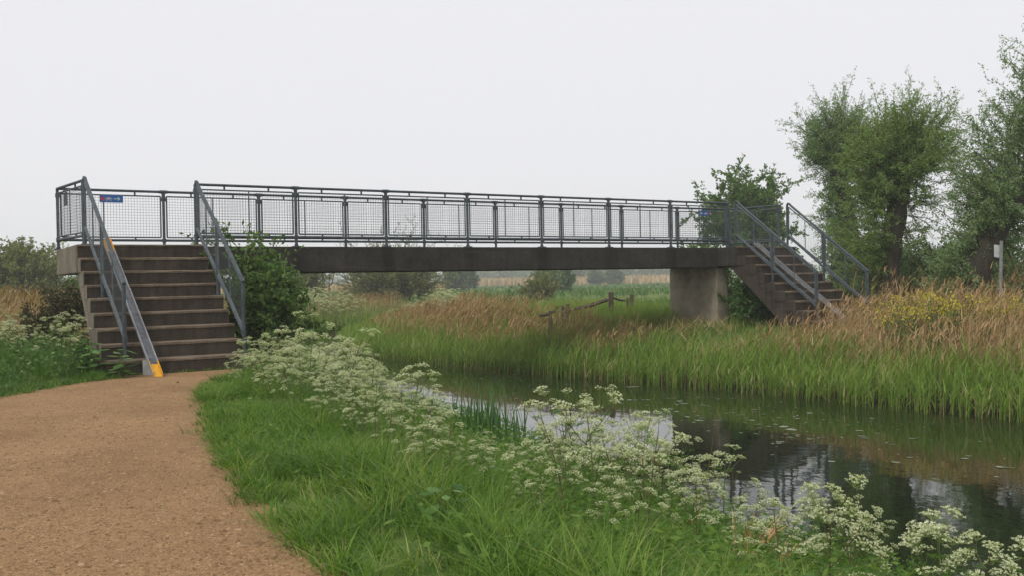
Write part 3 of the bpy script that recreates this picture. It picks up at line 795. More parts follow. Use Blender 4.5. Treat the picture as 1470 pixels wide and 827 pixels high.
woody('leaning_willow', 'large leaning willow at the right edge behind the slim post', 'tree', b,
      [(tr, [.36, .32, .29, .25, .2, .12])],
      [dict(n=230, o=tr[2:], axis=(-Rn[0]*.5, -Rn[1]*.5, .95), spread=.46, L=(.7, 1.7), curve=.1, nl=49, side=4, oj=.15, bias=.9),
       dict(n=75, o=tr[1:4], axis=(-Rn[0]*.8, -Rn[1]*.8, .35), spread=.5, L=(.4, 1.0), curve=.05, nl=44, side=4, oj=.12),
       dict(n=130, o=tr[2:], axis=(Rn[0]*.7, Rn[1]*.7, .1), spread=.6, L=(.8, 1.9), curve=-.1, nl=44, side=3, oj=.15),
       dict(n=36, o=tr[0:4], axis=(.1, 0, .4), spread=.9, L=(.25, .7), curve=.1, nl=44, side=2, oj=.2)],
      M['leaf_willow'], .082, .025, 13)
b = basepx(1072, 44)
tr = rel(b, (1075, 420, 44), (1074, 350, 44), (1070, 300, 44)); tr[0] = (tr[0][0], tr[0][1], -.3)
woody('field_tree', 'dense green round-headed tree showing above the far end of the bridge', 'tree', b,
      [(tr, [.25, .2, .12])],
      [dict(n=260, o=[tr[1], tr[2]], axis=(0, 0, .45), spread=.75, L=(.8, 1.75), curve=.1, nl=40, side=4, minz=-.35, oj=(.6, .6, .4)),
       dict(n=60, o=[tr[1], tr[2]], axis=(Rn[0]*.9, Rn[1]*.9, .2), spread=.4, L=(.8, 1.7), curve=.05, nl=30, side=3)],
      M['leaf_elder'], .16, .085, 14)

def bush(name, label, cat, base, R, Hh, n, nl, ll, lw, mat, seed, flat=.6, group=None, lean=(0, 0), side=3, twig_r=.01):
    r = np.random.default_rng(seed)
    stems = []
    for k in range(4):
        a = r.uniform(0, 6.28); stems.append(([(math.cos(a)*R*.06, math.sin(a)*R*.06, -.15), (math.cos(a)*R*.2+lean[0]*.3, math.sin(a)*R*.2+lean[1]*.3, Hh*.35), (math.cos(a)*R*.4+lean[0]*.7, math.sin(a)*R*.4+lean[1]*.7, Hh*.7)], [.035*Hh/2, .025*Hh/2, .008*Hh/2]))
    cents = [(0, 0, Hh*.12), (lean[0]*.4, lean[1]*.4, Hh*.42), (lean[0]*.8, lean[1]*.8, Hh*.66)]
    heads = [dict(n=n, o=cents, axis=(lean[0]*.3, lean[1]*.3, .38), spread=.8, L=(R*.35, R*.85), curve=.12, nl=nl, side=side, oj=(R*.28, R*.28, Hh*.10), minz=-.25),
             dict(n=n//3, o=cents[1:], axis=(lean[0]*.3, lean[1]*.3, .9), spread=.5, L=(Hh*.25, Hh*.45), curve=.1, nl=nl, side=side, oj=(R*.3, R*.3, Hh*.06))]
    return woody(name, label, cat, base, stems, heads, mat, ll, lw, seed, M['twig'], group, 'foliage', twig_r)

# shrubs close to the bridge
bush('elder_bush', 'bright green elder bush growing against the beam beside the near steps', 'bush', (1.08, -1.25, gz(1.08, -1.25)), .68, 1.95, 160, 38, .095, .048, M['leaf_elder'], 21, lean=(-.25, .15))
bush('elder_sprout', 'elder shoots rising through the railing at the head of the near steps', 'bush', (.62, -.75, gz(.62, -.75)), .42, 2.5, 60, 22, .095, .048, M['leaf_elder'], 22, lean=(0, .1))
p = at(95, 440, 17.5); bush('bramble_bush', 'dark reddish-green bramble under the left end of the landing', 'bush', (p[0], p[1], gz(p[0], p[1])), .62, 1.25, 80, 16, .06, .035, M['leaf_dark'], 23)
p = at(62, 440, 17.0); bush('bramble_bush', 'sparse dark bramble left of the landing, beside the tan reeds', 'bush', (p[0], p[1], gz(p[0], p[1])), .42, .95, 30, 12, .06, .034, M['leaf_dark'], 24)
p = basepx(25, 52); bush('hawthorn_bush', 'pale hazy rounded bush at the far left edge', 'bush', p, 2.5, 3.4, 330, 34, .16, .09, M['leaf_olive'], 25, twig_r=.03)
p = at(120, 420, 26); bush('hedge_bush', 'grey-green bush half hidden behind the left landing', 'bush', (p[0], p[1], 0), .9, 1.5, 90, 22, .08, .05, M['leaf_hedge'], 26)
# background under the bridge
p = basepx(565, 62); bush('willow_scrub', 'broad olive-green scrub behind the white flower drift', 'bush', p, 3.7, 2.3, 420, 30, .15, .045, M['leaf_olive'], 31, twig_r=.025)
p = basepx(430, 58); bush('willow_scrub', 'hazy green tree behind the elder with its top over the deck', 'bush', p, 2.1, 2.5, 220, 26, .14, .05, M['leaf_olive'], 32, twig_r=.025)
p = basepx(728, 48); bush('field_shrub', 'dark green shrub behind the tall tan reeds', 'bush', p, 1.45, 1.75, 150, 26, .12, .06, M['leaf_elder'], 33, twig_r=.02)
p = basepx(775, 56); bush('field_shrub', 'paler shrub right of the dark green one beyond the reeds', 'bush', p, 1.3, 1.5, 110, 22, .12, .05, M['leaf_olive'], 34, twig_r=.02)
p = basepx(1100, 26); bush('nettle_bush', 'low dark leafy growth under the far steps', 'bush', (13.2, -.6, gz(13.2, -.6)), 1.0, .85, 120, 26, .09, .045, M['weed'], 35)
bush('nettle_bush', 'leafy green scrub behind the far pier under the landing', 'bush', (14.6, 2.9, 0), 1.0, 2.0, 130, 26, .09, .05, M['leaf_elder'], 36)
for k, (px, D, R, Hh, lb) in enumerate(((1345, 26, 1.2, 1.9, 'dark scrub between the two right-hand willow trunks'), (1225, 28, 1.1, 2.2, 'dark scrub at the foot of the ivied willow'), (1440, 25, 1.5, 2.3, 'dark scrub behind the slim post'), (1300, 33, 1.6, 1.8, 'pale scrub seen right of the pollard trunk'))):
    p = basepx(px, D); bush('willow_scrub', lb, 'bush', p, R, Hh, 130, 26, .10, .045, M['leaf_hedge'], 40+k)
# distant trees in the haze
def far_tree(name, px, D, yt, wpx, label, seed, group=None, pollard=False, mat='leaf_far', n=90):
    b = basepx(px, D); sc = FPX/D; top = at(px, yt, D)[2]-b[2]; R = wpx/2/sc; st = (.30 if pollard else .18)*top
    bl = D*.0035
    woody(name, label, 'tree', b, [([(0, 0, -.3), (.02*top, 0, st), (0, 0, top*.62)], [top*.045, top*.035, top*.015])],
          [dict(n=n, o=[(0, 0, st), (0, 0, top*.6)], axis=(0, 0, .5), spread=.72, L=(R*.5, R*1.0), curve=.15, nl=20, side=3, oj=(R*.15, R*.15, .05), minz=-.15)],
          M[mat], bl*1.5, bl, seed, None, group, 'crown', bl*.25)
far_tree('field_tree', 800, 92, 384, 46, 'small tree standing in the meadow beyond the shrubs', 51, mat='leaf_hedge', n=80)
far_tree('field_tree', 786, 88, 388, 34, 'smaller tree just left of the meadow tree', 52, mat='leaf_hedge', n=60)
far_tree('distant_pollard', 881, 210, 390, 24, 'right-hand tiny pollard in the far meadow', 53, 'tiny pollards in the far meadow', True, n=50)
far_tree('distant_pollard', 856, 215, 391, 18, 'left-hand tiny pollard in the far meadow', 54, 'tiny pollards in the far meadow', True, n=50)
far_tree('distant_tree', 655, 130, 386, 30, 'hazy thin tree right of the olive scrub', 55, n=50)
far_tree('distant_tree', 672, 140, 384, 26, 'hazy thin tree left of the dark shrub', 56, n=50)
far_tree('distant_tree', 826, 260, 392, 22, 'small round hazy tree between the meadow tree and the pollards', 57, n=50)
# the far woods: one mass on the skyline
lv = Soup(); r = np.random.default_rng(60)
for k in range(150):
    px = r.uniform(640, 1010) if k < 95 else r.uniform(-60, 1500); D = r.uniform(330, 430) if k < 95 else r.uniform(420, 620)
    b_ = at(px, 400, D); hh = r.uniform(4.5, 8.5)*(1.0 if k < 95 else .9)*(1.15 if 860 < px < 960 else .8); R = r.uniform(3, 6)
    n = 120; dd = unit(r.normal(size=(n, 3))); rad = r.uniform(.55, 1, n)[:, None]
    P = np.array([b_[0], b_[1], hh*.5])+dd*rad*np.array([R, R, hh*.55]); lv.addleaves(P, r.normal(size=(n, 3)), np.full(n, 2.2), np.full(n, 1.5), r.random(n), r)
lv.obj('far_woodland', M['leaf_far'], label='hazy belt of trees along the horizon', cat='woodland', kind='stuff')
# tan reed bands and tufts on the far meadow
sp_ = Soup(); r = np.random.default_rng(61)
n = 9000; px = r.uniform(640, 1010, n); D = r.uniform(235, 330, n); P = np.array([at(a, 400, d_) for a, d_ in zip(px, D)]); P[:, 2] = -.15
sp_.addblades(P, r.uniform(1.6, 2.6, n), np.full(n, .5), r.uniform(0, 6.28, n), r.normal(0, .1, n), r.uniform(0, .3, n), seg=2, rnd=r.uniform(.2, .9, n))
n = 5000; px = r.uniform(-80, 640, n); D = r.uniform(120, 300, n); P = np.array([at(a, 400, d_) for a, d_ in zip(px, D)]); P[:, 2] = -.15
sp_.addblades(P, r.uniform(1.0, 1.8, n), np.full(n, .4), r.uniform(0, 6.28, n), r.normal(0, .1, n), r.uniform(0, .3, n), seg=2, rnd=r.uniform(.2, .9, n))
sp_.obj('far_reed_bed', M['reed_tan'], label='tan reed bed along the far edge of the meadow', cat='reeds', kind='stuff')
sp_ = Soup()
n = 26000; px = r.uniform(-150, 1620, n); D = 30*np.exp(r.random(n)*2.0); P = np.array([at(a, 400, d_) for a, d_ in zip(px, D)])
zz, dr, dp = height(P[:, :2]); ok = dr > 2.5; P[:, 2] = zz; P = P[ok]; D = D[ok]; n = len(P)
sp_.addblades(P, r.uniform(.18, .42, n)*(1+D*.002), D*.0016, r.uniform(0, 6.28, n), r.normal(0, .3, n), r.uniform(0, .7, n), seg=2, rnd=r.uniform(.1, .9, n)*(.7+.3*(patch(P[:, 0], P[:, 1], .12) > 0)))
sp_.obj('meadow_grass', M['grass_dark'], label='green rough meadow grass beyond the river', cat='grass', kind='stuff')

# ------------------------------------------------------------------ reeds on the far bank
WIND = math.atan2(RT[1], RT[0])
def in_bridge(x, y):    # footprint of steps, piers and landing on the far side
    return ((x > 12.1) & (x < 14.4) & (y > -3.25) & (y < -.5)) | ((x > 12.0) & (x < 12.8) & (y > -.15) & (y < 1.8))
sp_ = Soup()
P, dr, dp, r = zone(50000, 5, 15, -14, 24, lambda x, y, dr, dp, nr, r: (~nr) & (dr > -.42) & (dr < 1.9+.5*patch(x, y, 1.3)) & (r.random(len(x)) < 1.25-.45*np.clip(dr, 0, 2)) & ~in_bridge(x, y), 71)
n = len(P); P[:, 2] = np.maximum(P[:, 2], WATER-.05)
Hh = r.uniform(.50, .84, n)*(1+.12*patch(P[:, 0], P[:, 1], 1.7))*np.where(dr < 0, .85, 1)
az = WIND+r.normal(0, 1.1, n)
sp_.addblades(P, Hh*.85, np.full(n, .010), az, r.normal(.06, .05, n), r.uniform(0, .12, n), seg=3, rnd=np.clip(r.normal(.55, .25, n), 0, 1))
for q in range(4):
    u = r.uniform(.15+.15*q, .42+.15*q, n); Q = P.copy(); Q[:, 2] += Hh*.85*u; Q[:, 0] += np.cos(az)*.06*Hh*u; Q[:, 1] += np.sin(az)*.06*Hh*u
    sp_.addblades(Q, Hh*r.uniform(.32, .55, n), r.uniform(.008, .016, n), WIND+r.normal(0, 1.5, n), r.uniform(.15, .55, n), r.uniform(.1, .75, n), seg=3, rnd=np.clip(r.normal(.38, .25, n)+.16*patch(P[:, 0], P[:, 1], 1.5, 3), 0, 1))
sp_.obj('green_reeds', M['reed_green'], label='fresh green reeds lining the far water edge', cat='reeds', kind='stuff')

def tan_reeds(sp_, P, h0, h1, r, plume=.4, lean=.05, hm=1.0):
    n = len(P); Hh = hm*r.uniform(h0, h1, n)*(1+.15*patch(P[:, 0], P[:, 1], 1.1)); az = WIND+r.normal(0, .7, n); ln = r.normal(lean, .09, n); bd = r.uniform(0, .14, n)
    sp_.addblades(P, Hh, r.uniform(.007, .012, n), az, ln, bd, seg=3, rnd=np.clip(r.normal(.45, .22, n)+.25*patch(P[:, 0], P[:, 1], 1.9, 6), 0, .98))
    for q in range(2):
        u = r.uniform(.3, .85, n); Q = P.copy(); off = (ln*u+bd*u*u)*Hh; Q[:, 0] += np.cos(az)*off; Q[:, 1] += np.sin(az)*off; Q[:, 2] += Hh*(u-.42*bd*u*u)
        sp_.addblades(Q, Hh*r.uniform(.12, .26, n), r.uniform(.007, .014, n), WIND+r.normal(0, 1.2, n), r.uniform(.2, .9, n), r.uniform(0, .8, n), seg=2, rnd=np.clip(r.normal(.5, .25, n), 0, .95))
    k = r.random(n) < plume; Q = P[k].copy(); off = (ln+bd)[k]*Hh[k]*.85; Q[:, 0] += np.cos(az[k])*off; Q[:, 1] += np.sin(az[k])*off; Q[:, 2] += (Hh*(.9-.42*bd*.8))[k]
    m_ = len(Q)
    for q in range(2): sp_.addblades(Q, r.uniform(.10, .2, m_), r.uniform(.012, .026, m_), WIND+r.normal(0, .6, m_), r.uniform(.1, .5, m_), r.uniform(0, .7, m_), seg=2, rnd=np.clip(r.normal(.25, .2, m_), 0, .8))
sp_ = Soup()
# right of the far steps
P, dr, dp, r = zone(26000, 9, 18, -16, -.8, lambda x, y, dr, dp, nr, r: (~nr) & (dr > .95+.6*patch(x, y, 1.4)) & (dr < 4.4) & ~in_bridge(x, y) & ((y < -3.1) | (x > 14.4)) & (r.random(len(x)) < .62+.38*patch(x, y, 1.9, 1)), 72)
v_ = P-CAM; tan_reeds(sp_, P, .8, 1.25, r, .4, .06, np.interp(735+FPX*(v_@RT)/(v_@FW), [1120, 1240, 1300], [.62, .72, .92]))
P, dr, dp, r = zone(2600, 13, 20, -11, 1.5, lambda x, y, dr, dp, nr, r: (dr > 4.2) & (dr < 9) & ~in_bridge(x, y) & (r.random(len(x)) < .35+.5*patch(x, y, .9, 3)), 73)
tan_reeds(sp_, P, .9, 1.4, r, .5)
# under and beyond the span
P, dr, dp, r = zone(34000, 6.5, 17, -.8, 17, lambda x, y, dr, dp, nr, r: (~nr) & (dr > .8+.6*patch(x, y, 1.2)) & (dr < 3.3+.8*patch(x, y, .7, 2)) & ((y > 2.6) | (x < 9.9)) & ~in_bridge(x, y) & (r.random(len(x)) < .75+.4*patch(x, y, 1.6, 1)), 74)
P = P[(P[:, 0]-CAM[0])*FW[1]-(P[:, 1]-CAM[1])*FW[0] < (P[:, 0]-CAM[0])*FW[0]*.145+(P[:, 1]-CAM[1])*FW[1]*.145]
tan_reeds(sp_, P, .52, .86, r, .5)
P, dr, dp, r = zone(5000, 8, 14, 5.5, 13, lambda x, y, dr, dp, nr, r: (~nr) & (dr > 2.2) & (dr < 4.2) & (r.random(len(x)) < .5+.5*patch(x, y, 1.0, 4)), 75)
tan_reeds(sp_, P, .6, .95, r, .6)
sp_.obj('dry_reeds', M['reed_tan'], label='tall dry tan reeds behind the green fringe on the far bank', cat='reeds', kind='stuff')
# bank behind the bend, near side
sp_ = Soup()
P, dr, dp, r = zone(16000, 2, 17, 15, 32, lambda x, y, dr, dp, nr, r: nr & (dr > .6) & (dr < 5.5) & (r.random(len(x)) < .75), 76)
tan_reeds(sp_, P, .4, .7, r, .5)
P, dr, dp, r = zone(16000, -9, 3, 1.5, 22, lambda x, y, dr, dp, nr, r: nr & (dr > 1.0) & ~((x > -2.3) & (y < 2.5)) & (r.random(len(x)) < .5+.5*patch(x, y, .8)), 77)
tan_reeds(sp_, P, .8, 1.25, r, .5)
sp_.obj('dry_reeds', M['reed_tan'], label='dry tan reeds behind the bridge on the near bank', cat='reeds', kind='stuff')
sp_ = Soup()
P, dr, dp, r = zone(26000, 1.5, 17, 1.0, 30, lambda x, y, dr, dp, nr, r: nr & (dr > -.2) & (dr < 1.3) & ~((x < 2.4) & (y < 2)), 78)
n = len(P); P[:, 2] = np.maximum(P[:, 2], WATER-.05); sp_.addblades(P, r.uniform(.6, 1.15, n), r.uniform(.012, .022, n), r.uniform(0, 6.28, n), r.uniform(0, .3, n), r.uniform(.05, .6, n), seg=3, rnd=r.uniform(0, .7, n))
sp_.obj('bank_sedge', M['reed_green'], label='dark green sedge at the river bend behind the bridge', cat='sedge', kind='stuff')
# grass of the far bank round the pier
sp_ = Soup()
P, dr, dp, r = zone(52000, 8, 20, -11, 14, lambda x, y, dr, dp, nr, r: (~nr) & (dr > 1.4) & (dr < 9) & ~in_bridge(x, y), 79)
n = len(P); sp_.addblades(P, r.uniform(.15, .42, n)*(1+.5*(P[:, 1] > 1.7)), r.uniform(.008, .016, n), r.uniform(0, 6.28, n), r.uniform(0, .5, n), r.uniform(.1, .9, n), seg=2, rnd=r.uniform(0, 1, n))
P, dr, dp, r = zone(30000, 8.5, 14.5, 1.0, 9, lambda x, y, dr, dp, nr, r: (~nr) & (dr > 1.8) & (dr < 6.5) & ~in_bridge(x, y) & (x > 9.2+.12*y), 86)
n = len(P); sp_.addblades(P, r.uniform(.35, .72, n), r.uniform(.010, .018, n), r.uniform(0, 6.28, n), r.uniform(0, .35, n), r.uniform(.1, .8, n), seg=3, rnd=r.uniform(.2, 1, n))
sp_.obj('far_bank_grass', M['grass'], label='rough grass round the pier and the far steps', cat='grass', kind='stuff')
sp_ = Soup()
P, dr, dp, r = zone(9000, 9, 15, -6, 1.5, lambda x, y, dr, dp, nr, r: (~nr) & (dr > 1.6) & (dr < 4.2) & ~in_bridge(x, y) & (r.random(len(x)) < .35+.9*patch(x, y, 1.2, 5)), 80)
n = len(P); P[:, 2] += r.uniform(0, .10, n); sp_.addblades(P, r.uniform(.12, .4, n), r.uniform(.008, .018, n), r.uniform(0, 6.28, n), r.uniform(.6, 2.0, n), r.uniform(0, .5, n), seg=2, rnd=r.uniform(.3, .95, n))
sp_.obj('reed_litter', M['reed_tan'], label='fallen dry reed litter in front of the far pier', cat='litter', kind='stuff')

# ------------------------------------------------------------------ near verge grass
def tufts(sp_, C, r, nb, h0, h1, w0, w1, rad=.07, spread=.9, hmul=None):
    n = len(C); i = np.repeat(np.arange(n), nb); az = r.uniform(0, 6.28, len(i)); rr = rad*np.sqrt(r.random(len(i)))
    P = C[i].copy(); P[:, 0] += np.cos(az)*rr; P[:, 1] += np.sin(az)*rr
    th = r.uniform(h0, h1, n)*(hmul if hmul is not None else 1); H_ = th[i]*r.uniform(.55, 1.1, len(i)); tone = np.clip(r.normal(.38, .26, n), 0, 1)
    lean_az = r.uniform(0, 6.28, n)[i]
    az2 = np.where(r.random(len(i)) < .35, lean_az, az)+r.normal(0, .35, len(i))
    sp_.addblades(P, H_, r.uniform(w0, w1, len(i)), az2, rr/rad*.35*spread+r.normal(.08, .08, len(i)), r.uniform(.1, 1.05, len(i))*spread, seg=3, rnd=np.clip(tone[i]+r.normal(0, .14, len(i)), 0, 1))
sp_ = Soup()
P, dr, dp, r = zone(20000, -3.6, 2.6, -16, -3.2, lambda x, y, dr, dp, nr, r: nr & (dr > .1) & (dp > -.03) & (x > -3.2) & (r.random(len(x)) < .80), 81)
hm = np.clip(.40+.50*sst(0, .8, dp)+.32*patch(P[:, 0], P[:, 1], 2.1), .3, 1.4)*np.interp(dr, [0, 1.2, 2.4], [.55, .7, 1])
dd = np.hypot(P[:, 0]-CAM[0], P[:, 1]-CAM[1])
q_ = np.random.default_rng(5).random(len(P))
k = q_ < np.clip(2.6/dd, .16, .36)*(.75+.5*patch(P[:, 0], P[:, 1], 2.3, 4))
tufts(sp_, P[k], r, 36, .20, .42, .0035, .0085, .11, 1.25, hm[k])
k = (q_ > .55) & (q_ < .55+np.clip(3.0/dd, .18, .40))
tufts(sp_, P[k], r, 13, .08, .19, .0035, .007, .10, 1.0, hm[k])
sp_.obj('verge_grass', M['grass'], label='lush green grass tufts between the path and the river', cat='grass', kind='stuff')
sp_ = Soup()
P, dr, dp, r = zone(9000, -9, -1.9, -6.5, 5, lambda x, y, dr, dp, nr, r: (dp > 0) & ~((x > -2.1) & (y > -3.4) & (y < 1.8)) & ~((x < -6.5) & (y < -3)), 82)
hm = np.clip(.4+.6*sst(0, 1.4, dp)+.3*patch(P[:, 0], P[:, 1], 1.5), .3, 1.4)
tufts(sp_, P, r, 14, .16, .38, .005, .010, .1, .95, hm)
sp_.obj('verge_grass', M['grass_dark'], label='dark green grass on the mound left of the near steps', cat='grass', kind='stuff')
# sparse short blades that creep on to the path rim and under the steps
sp_ = Soup(); r = np.random.default_rng(83)
i = r.integers(0, len(pr_), 1500); C = np.column_stack([pr_[i]+r.normal(0, .055, (1500, 2)), np.full(1500, .002)])
C = C[(C[:, 1] < -3.6) & (C[:, 1] > -15)]; tufts(sp_, C, r, 9, .05, .13, .003, .006, .04, 1.2)
i = r.integers(0, len(pl_), 900); C = np.column_stack([pl_[i]+r.normal(0, .05, (900, 2)), np.full(900, .002)]); C = C[C[:, 1] > -8]; tufts(sp_, C, r, 9, .05, .14, .004, .008, .05, 1.2)
C = np.column_stack([r.uniform(-1.95, .05, 60), r.normal(-3.11, .03, 60), np.full(60, .003)]); tufts(sp_, C, r, 8, .03, .10, .003, .006, .03, 1.2)
sp_.obj('path_edge_grass', M['grass'], label='short grass creeping over the rim of the path', cat='grass', kind='stuff')

# ground cover of ferny and broad leaves under the flowers
sp_ = Soup()
P, dr, dp, r = zone(60000, -2.9, 2.4, -15, -2.6, lambda x, y, dr, dp, nr, r: nr & (dr > .08) & (dp > .25) & (r.random(len(x)) < np.where(dr < 2.7, .95, .25)*(.6+.5*patch(x, y, 1.3, 2))), 84)
n = len(P); P[:, 2] += r.uniform(.02, .30, n)*np.where(dr < 2.6, 1, .45)
d_ = r.normal(size=(n, 3)); d_[:, 2] = np.abs(d_[:, 2])*.35
sp_.addleaves(P, d_, r.uniform(.03, .075, n), r.uniform(.010, .026, n), r.random(n), r)
sp_.obj('ferny_ground_cover', M['fern'], label='ferny green leaves carpeting the bank under the white flowers', cat='ground cover', kind='stuff')
sp_ = Soup()
P, dr, dp, r = zone(9000, -7, -1.9, -5, 2.5, lambda x, y, dr, dp, nr, r: (dp > .15) & ~((x > -2.1) & (y > -3.3) & (y < 1.8)) & (r.random(len(x)) < .6+.5*patch(x, y, 1.3, 2)), 85)
n = len(P); P[:, 2] += r.uniform(.05, .42, n); d_ = r.normal(size=(n, 3)); d_[:, 2] = np.abs(d_[:, 2])*.35
sp_.addleaves(P, d_, r.uniform(.03, .09, n), r.uniform(.012, .045, n), r.random(n), r)
sp_.obj('ferny_ground_cover', M['weed'], label='leafy weeds covering the mound left of the near steps', cat='ground cover', kind='stuff')

# ------------------------------------------------------------------ cow parsley
def umbel_mesh(seed):
    r = np.random.default_rng(seed); fl = Soup(); n = r.integers(9, 13)
    a = np.arange(n)*2.39996+r.uniform(0, 6); rad = .5*np.sqrt((np.arange(n)+.6)/n)*r.uniform(.85, 1.12, n)
    E = np.column_stack([np.cos(a)*rad, np.sin(a)*rad, .40-.85*rad**2+r.normal(0, .045, n)])
    PL = np.stack([np.zeros((n, 3)), E*np.array([.5, .5, .55]), E], 1); V, Fq = tubes(PL, np.full((n, 3), .012)); fl.add(V, Fq, None, 0.0)
    for e in E:
        m_ = 10; q = r.normal(size=(m_, 3)); q[:, 2] = np.abs(q[:, 2])*.45; q = unit(q)*.085*r.uniform(.5, 1.15, (m_, 1)); c = e+q+np.array([0, 0, .02])
        d_ = r.normal(size=(m_, 3)); d_[:, 2] *= .35
        V, Fq = leafcards(c-unit(d_)*.04, d_, np.full(m_, .092), np.full(m_, .075), r); fl.add(V, Fq, None, np.repeat(np.clip(r.normal(.55, .22, m_), .05, 1), 4))
    return fl
UMB = [umbel_mesh(100+k) for k in range(4)]
UMB_ME = [u.mesh('flower_head', M['flower']) for u in UMB]
def parsley_parts(seed, Hh):
    """stem mesh, leaf mesh, list of (pos, size, tilt matrix)"""
    r = np.random.default_rng(seed); st = Soup(); lf = Soup(); heads = []
    lean = r.normal(0, .10, 2)
    def P_(t): return np.array([lean[0]*t*Hh*(.4+t), lean[1]*t*Hh*(.4+t), Hh*t])
    main = np.array([P_(t) for t in np.linspace(0, .93, 5)])
    V, Fq = tubes(main[None], np.linspace(.0055, .0028, 5)[None], 5); st.add(V, Fq, None, r.uniform(.3, 1))
    def head(p, d, L, rad, size):
        e = p+unit(d)*L; mid = (p+e)/2+np.array([0, 0, -.03*L])
        V, Fq = tubes(np.array([[p, mid, e]]), np.array([[rad, rad*.85, rad*.6]]), 4); st.add(V, Fq, None, r.uniform(.2, .8)); heads.append((e, size, unit(d*.6+np.array([0, 0, .9]))))
        return e
    head(main[-1], np.array([lean[0], lean[1], 1.0]), Hh*.07, .0020, r.uniform(.07, .105))
    nb = int(r.integers(6, 9))
    for k in range(nb):
        t = .22+.68*k/nb+r.uniform(-.03, .03); p = P_(t); a = k*2.4+r.uniform(-.4, .4); up_ = r.uniform(.55, 1.35)
        d = np.array([math.cos(a), math.sin(a), up_]); L = Hh*(.30+.42*(1-t))*r.uniform(.55, .95)
        j = p+unit(d)*L*.6; V, Fq = tubes(np.array([[p, (p+j)/2+np.array([0, 0, -.012]), j]]), np.array([[.0034, .0027, .0020]]), 4); st.add(V, Fq, None, r.uniform(.2, .8))
        head(j, d+np.array([0, 0, .5]), L*.42, .0017, r.uniform(.065, .108))
        for q in range(int(r.integers(1, 4))):
            a2 = a+r.choice([-1, 1])*r.uniform(.4, 1.2); head(j, np.array([math.cos(a2), math.sin(a2), up_+r.uniform(-.2, .5)]), L*r.uniform(.25, .6), .0015, r.uniform(.045, .09))
        leaf(lf, p, a, Hh*r.uniform(.14, .22), r, .5)
        if r.random() < .6: leaf(lf, j, a+r.uniform(-1, 1), Hh*.10, r, .5)
    for k in range(7):
        leaf(lf, P_(r.uniform(.02, .25)), r.uniform(0, 6.28), Hh*r.uniform(.22, .36), r, 1)
    return st, lf, heads
def leaf(sp_, p, a, L, r, dens=1):
    d = np.array([math.cos(a), math.sin(a), r.uniform(.35, .9)]); d /= np.linalg.norm(d); K = 6
    c = [p+d*L*t+np.array([0, 0, -.35*L*t*t]) for t in np.linspace(0, 1, K)]
    V, Fq = tubes(np.array([[c[0], c[2], c[5]]]), np.array([[.0018, .0014, .0006]]), 3); sp_.add(V, Fq, None, .6)
    side = np.cross(d, [0, 0, 1]); side /= np.linalg.norm(side); PP, DD, LL, WW = [], [], [], []
    for t in np.linspace(.3, 1, 6):
        i = t*(K-1); q = c[min(K-1, int(i))]*(1-(i % 1))+c[min(K-1, int(i)+1)]*(i % 1)
        for s in (-1, 1):
            pd = side*s+d*.55; pd /= np.linalg.norm(pd); ln = L*.42*(1.15-t)
            for v in np.linspace(.15, 1, 4):
                for s2 in (-1, 1):
                    PP.append(q+pd*ln*v); DD.append(pd*.8+d*s2*.7+r.normal(0, .25, 3)); LL.append(ln*.42*(1.2-v*.5)); WW.append(ln*.15)
    PP = np.array(PP); sp_.addleaves(PP, np.array(DD), np.array(LL), np.array(WW), np.clip(r.normal(.5, .25, len(PP)), 0, 1), r)
def rot_to(d, spin):
    return Vector(d).to_track_quat('Z', 'Y').to_matrix() @ Matrix.Rotation(spin, 3, 'Z')
VAR = []; VS = []
for k in range(9):
    st, lf, hs = parsley_parts(200+k, .62+.05*(k % 5)); r = np.random.default_rng(300+k)
    hs = [(tuple(e), s, rot_to(d, r.uniform(0, 6.28)), int(r.integers(0, 4))) for e, s, d in hs]
    allf = Soup()
    for e, s, R, w in hs:
        A_ = np.array(R); V0 = np.concatenate(UMB[w].V)
        fs_ = [f for f in UMB[w].Q]
        allf.add(V0@A_.T*s+np.array(e), np.concatenate(fs_), None, np.concatenate(UMB[w].r))
    VS.append((st, lf, allf)); VAR.append((st.mesh('stem', M['stem']), lf.mesh('foliage', M['fern']), allf.mesh('flower_heads', M['flower']), hs))
def parsley(x, y, scale, var, rz, label, group=None, split=False, z=None, flower=1.0):
    zz = gz(x, y) if z is None else z
    o = empty('cow_parsley', (x, y, zz-.01), rz, label=label, cat='wildflower', group=group); o.scale = (scale,)*3
    st, lf, fl, hs = VAR[var % len(VAR)]
    link('stem', st, o); link('foliage', lf, o, kind='stuff')
    if split:
        for e, s, R, w in hs:
            h = link('flower_head', UMB_ME[w], o); h.matrix_local = Matrix.Translation(e) @ R.to_4x4() @ Matrix.Scale(s*flower, 4)
    else: link('flower_heads', fl, o, kind='stuff')
    return o
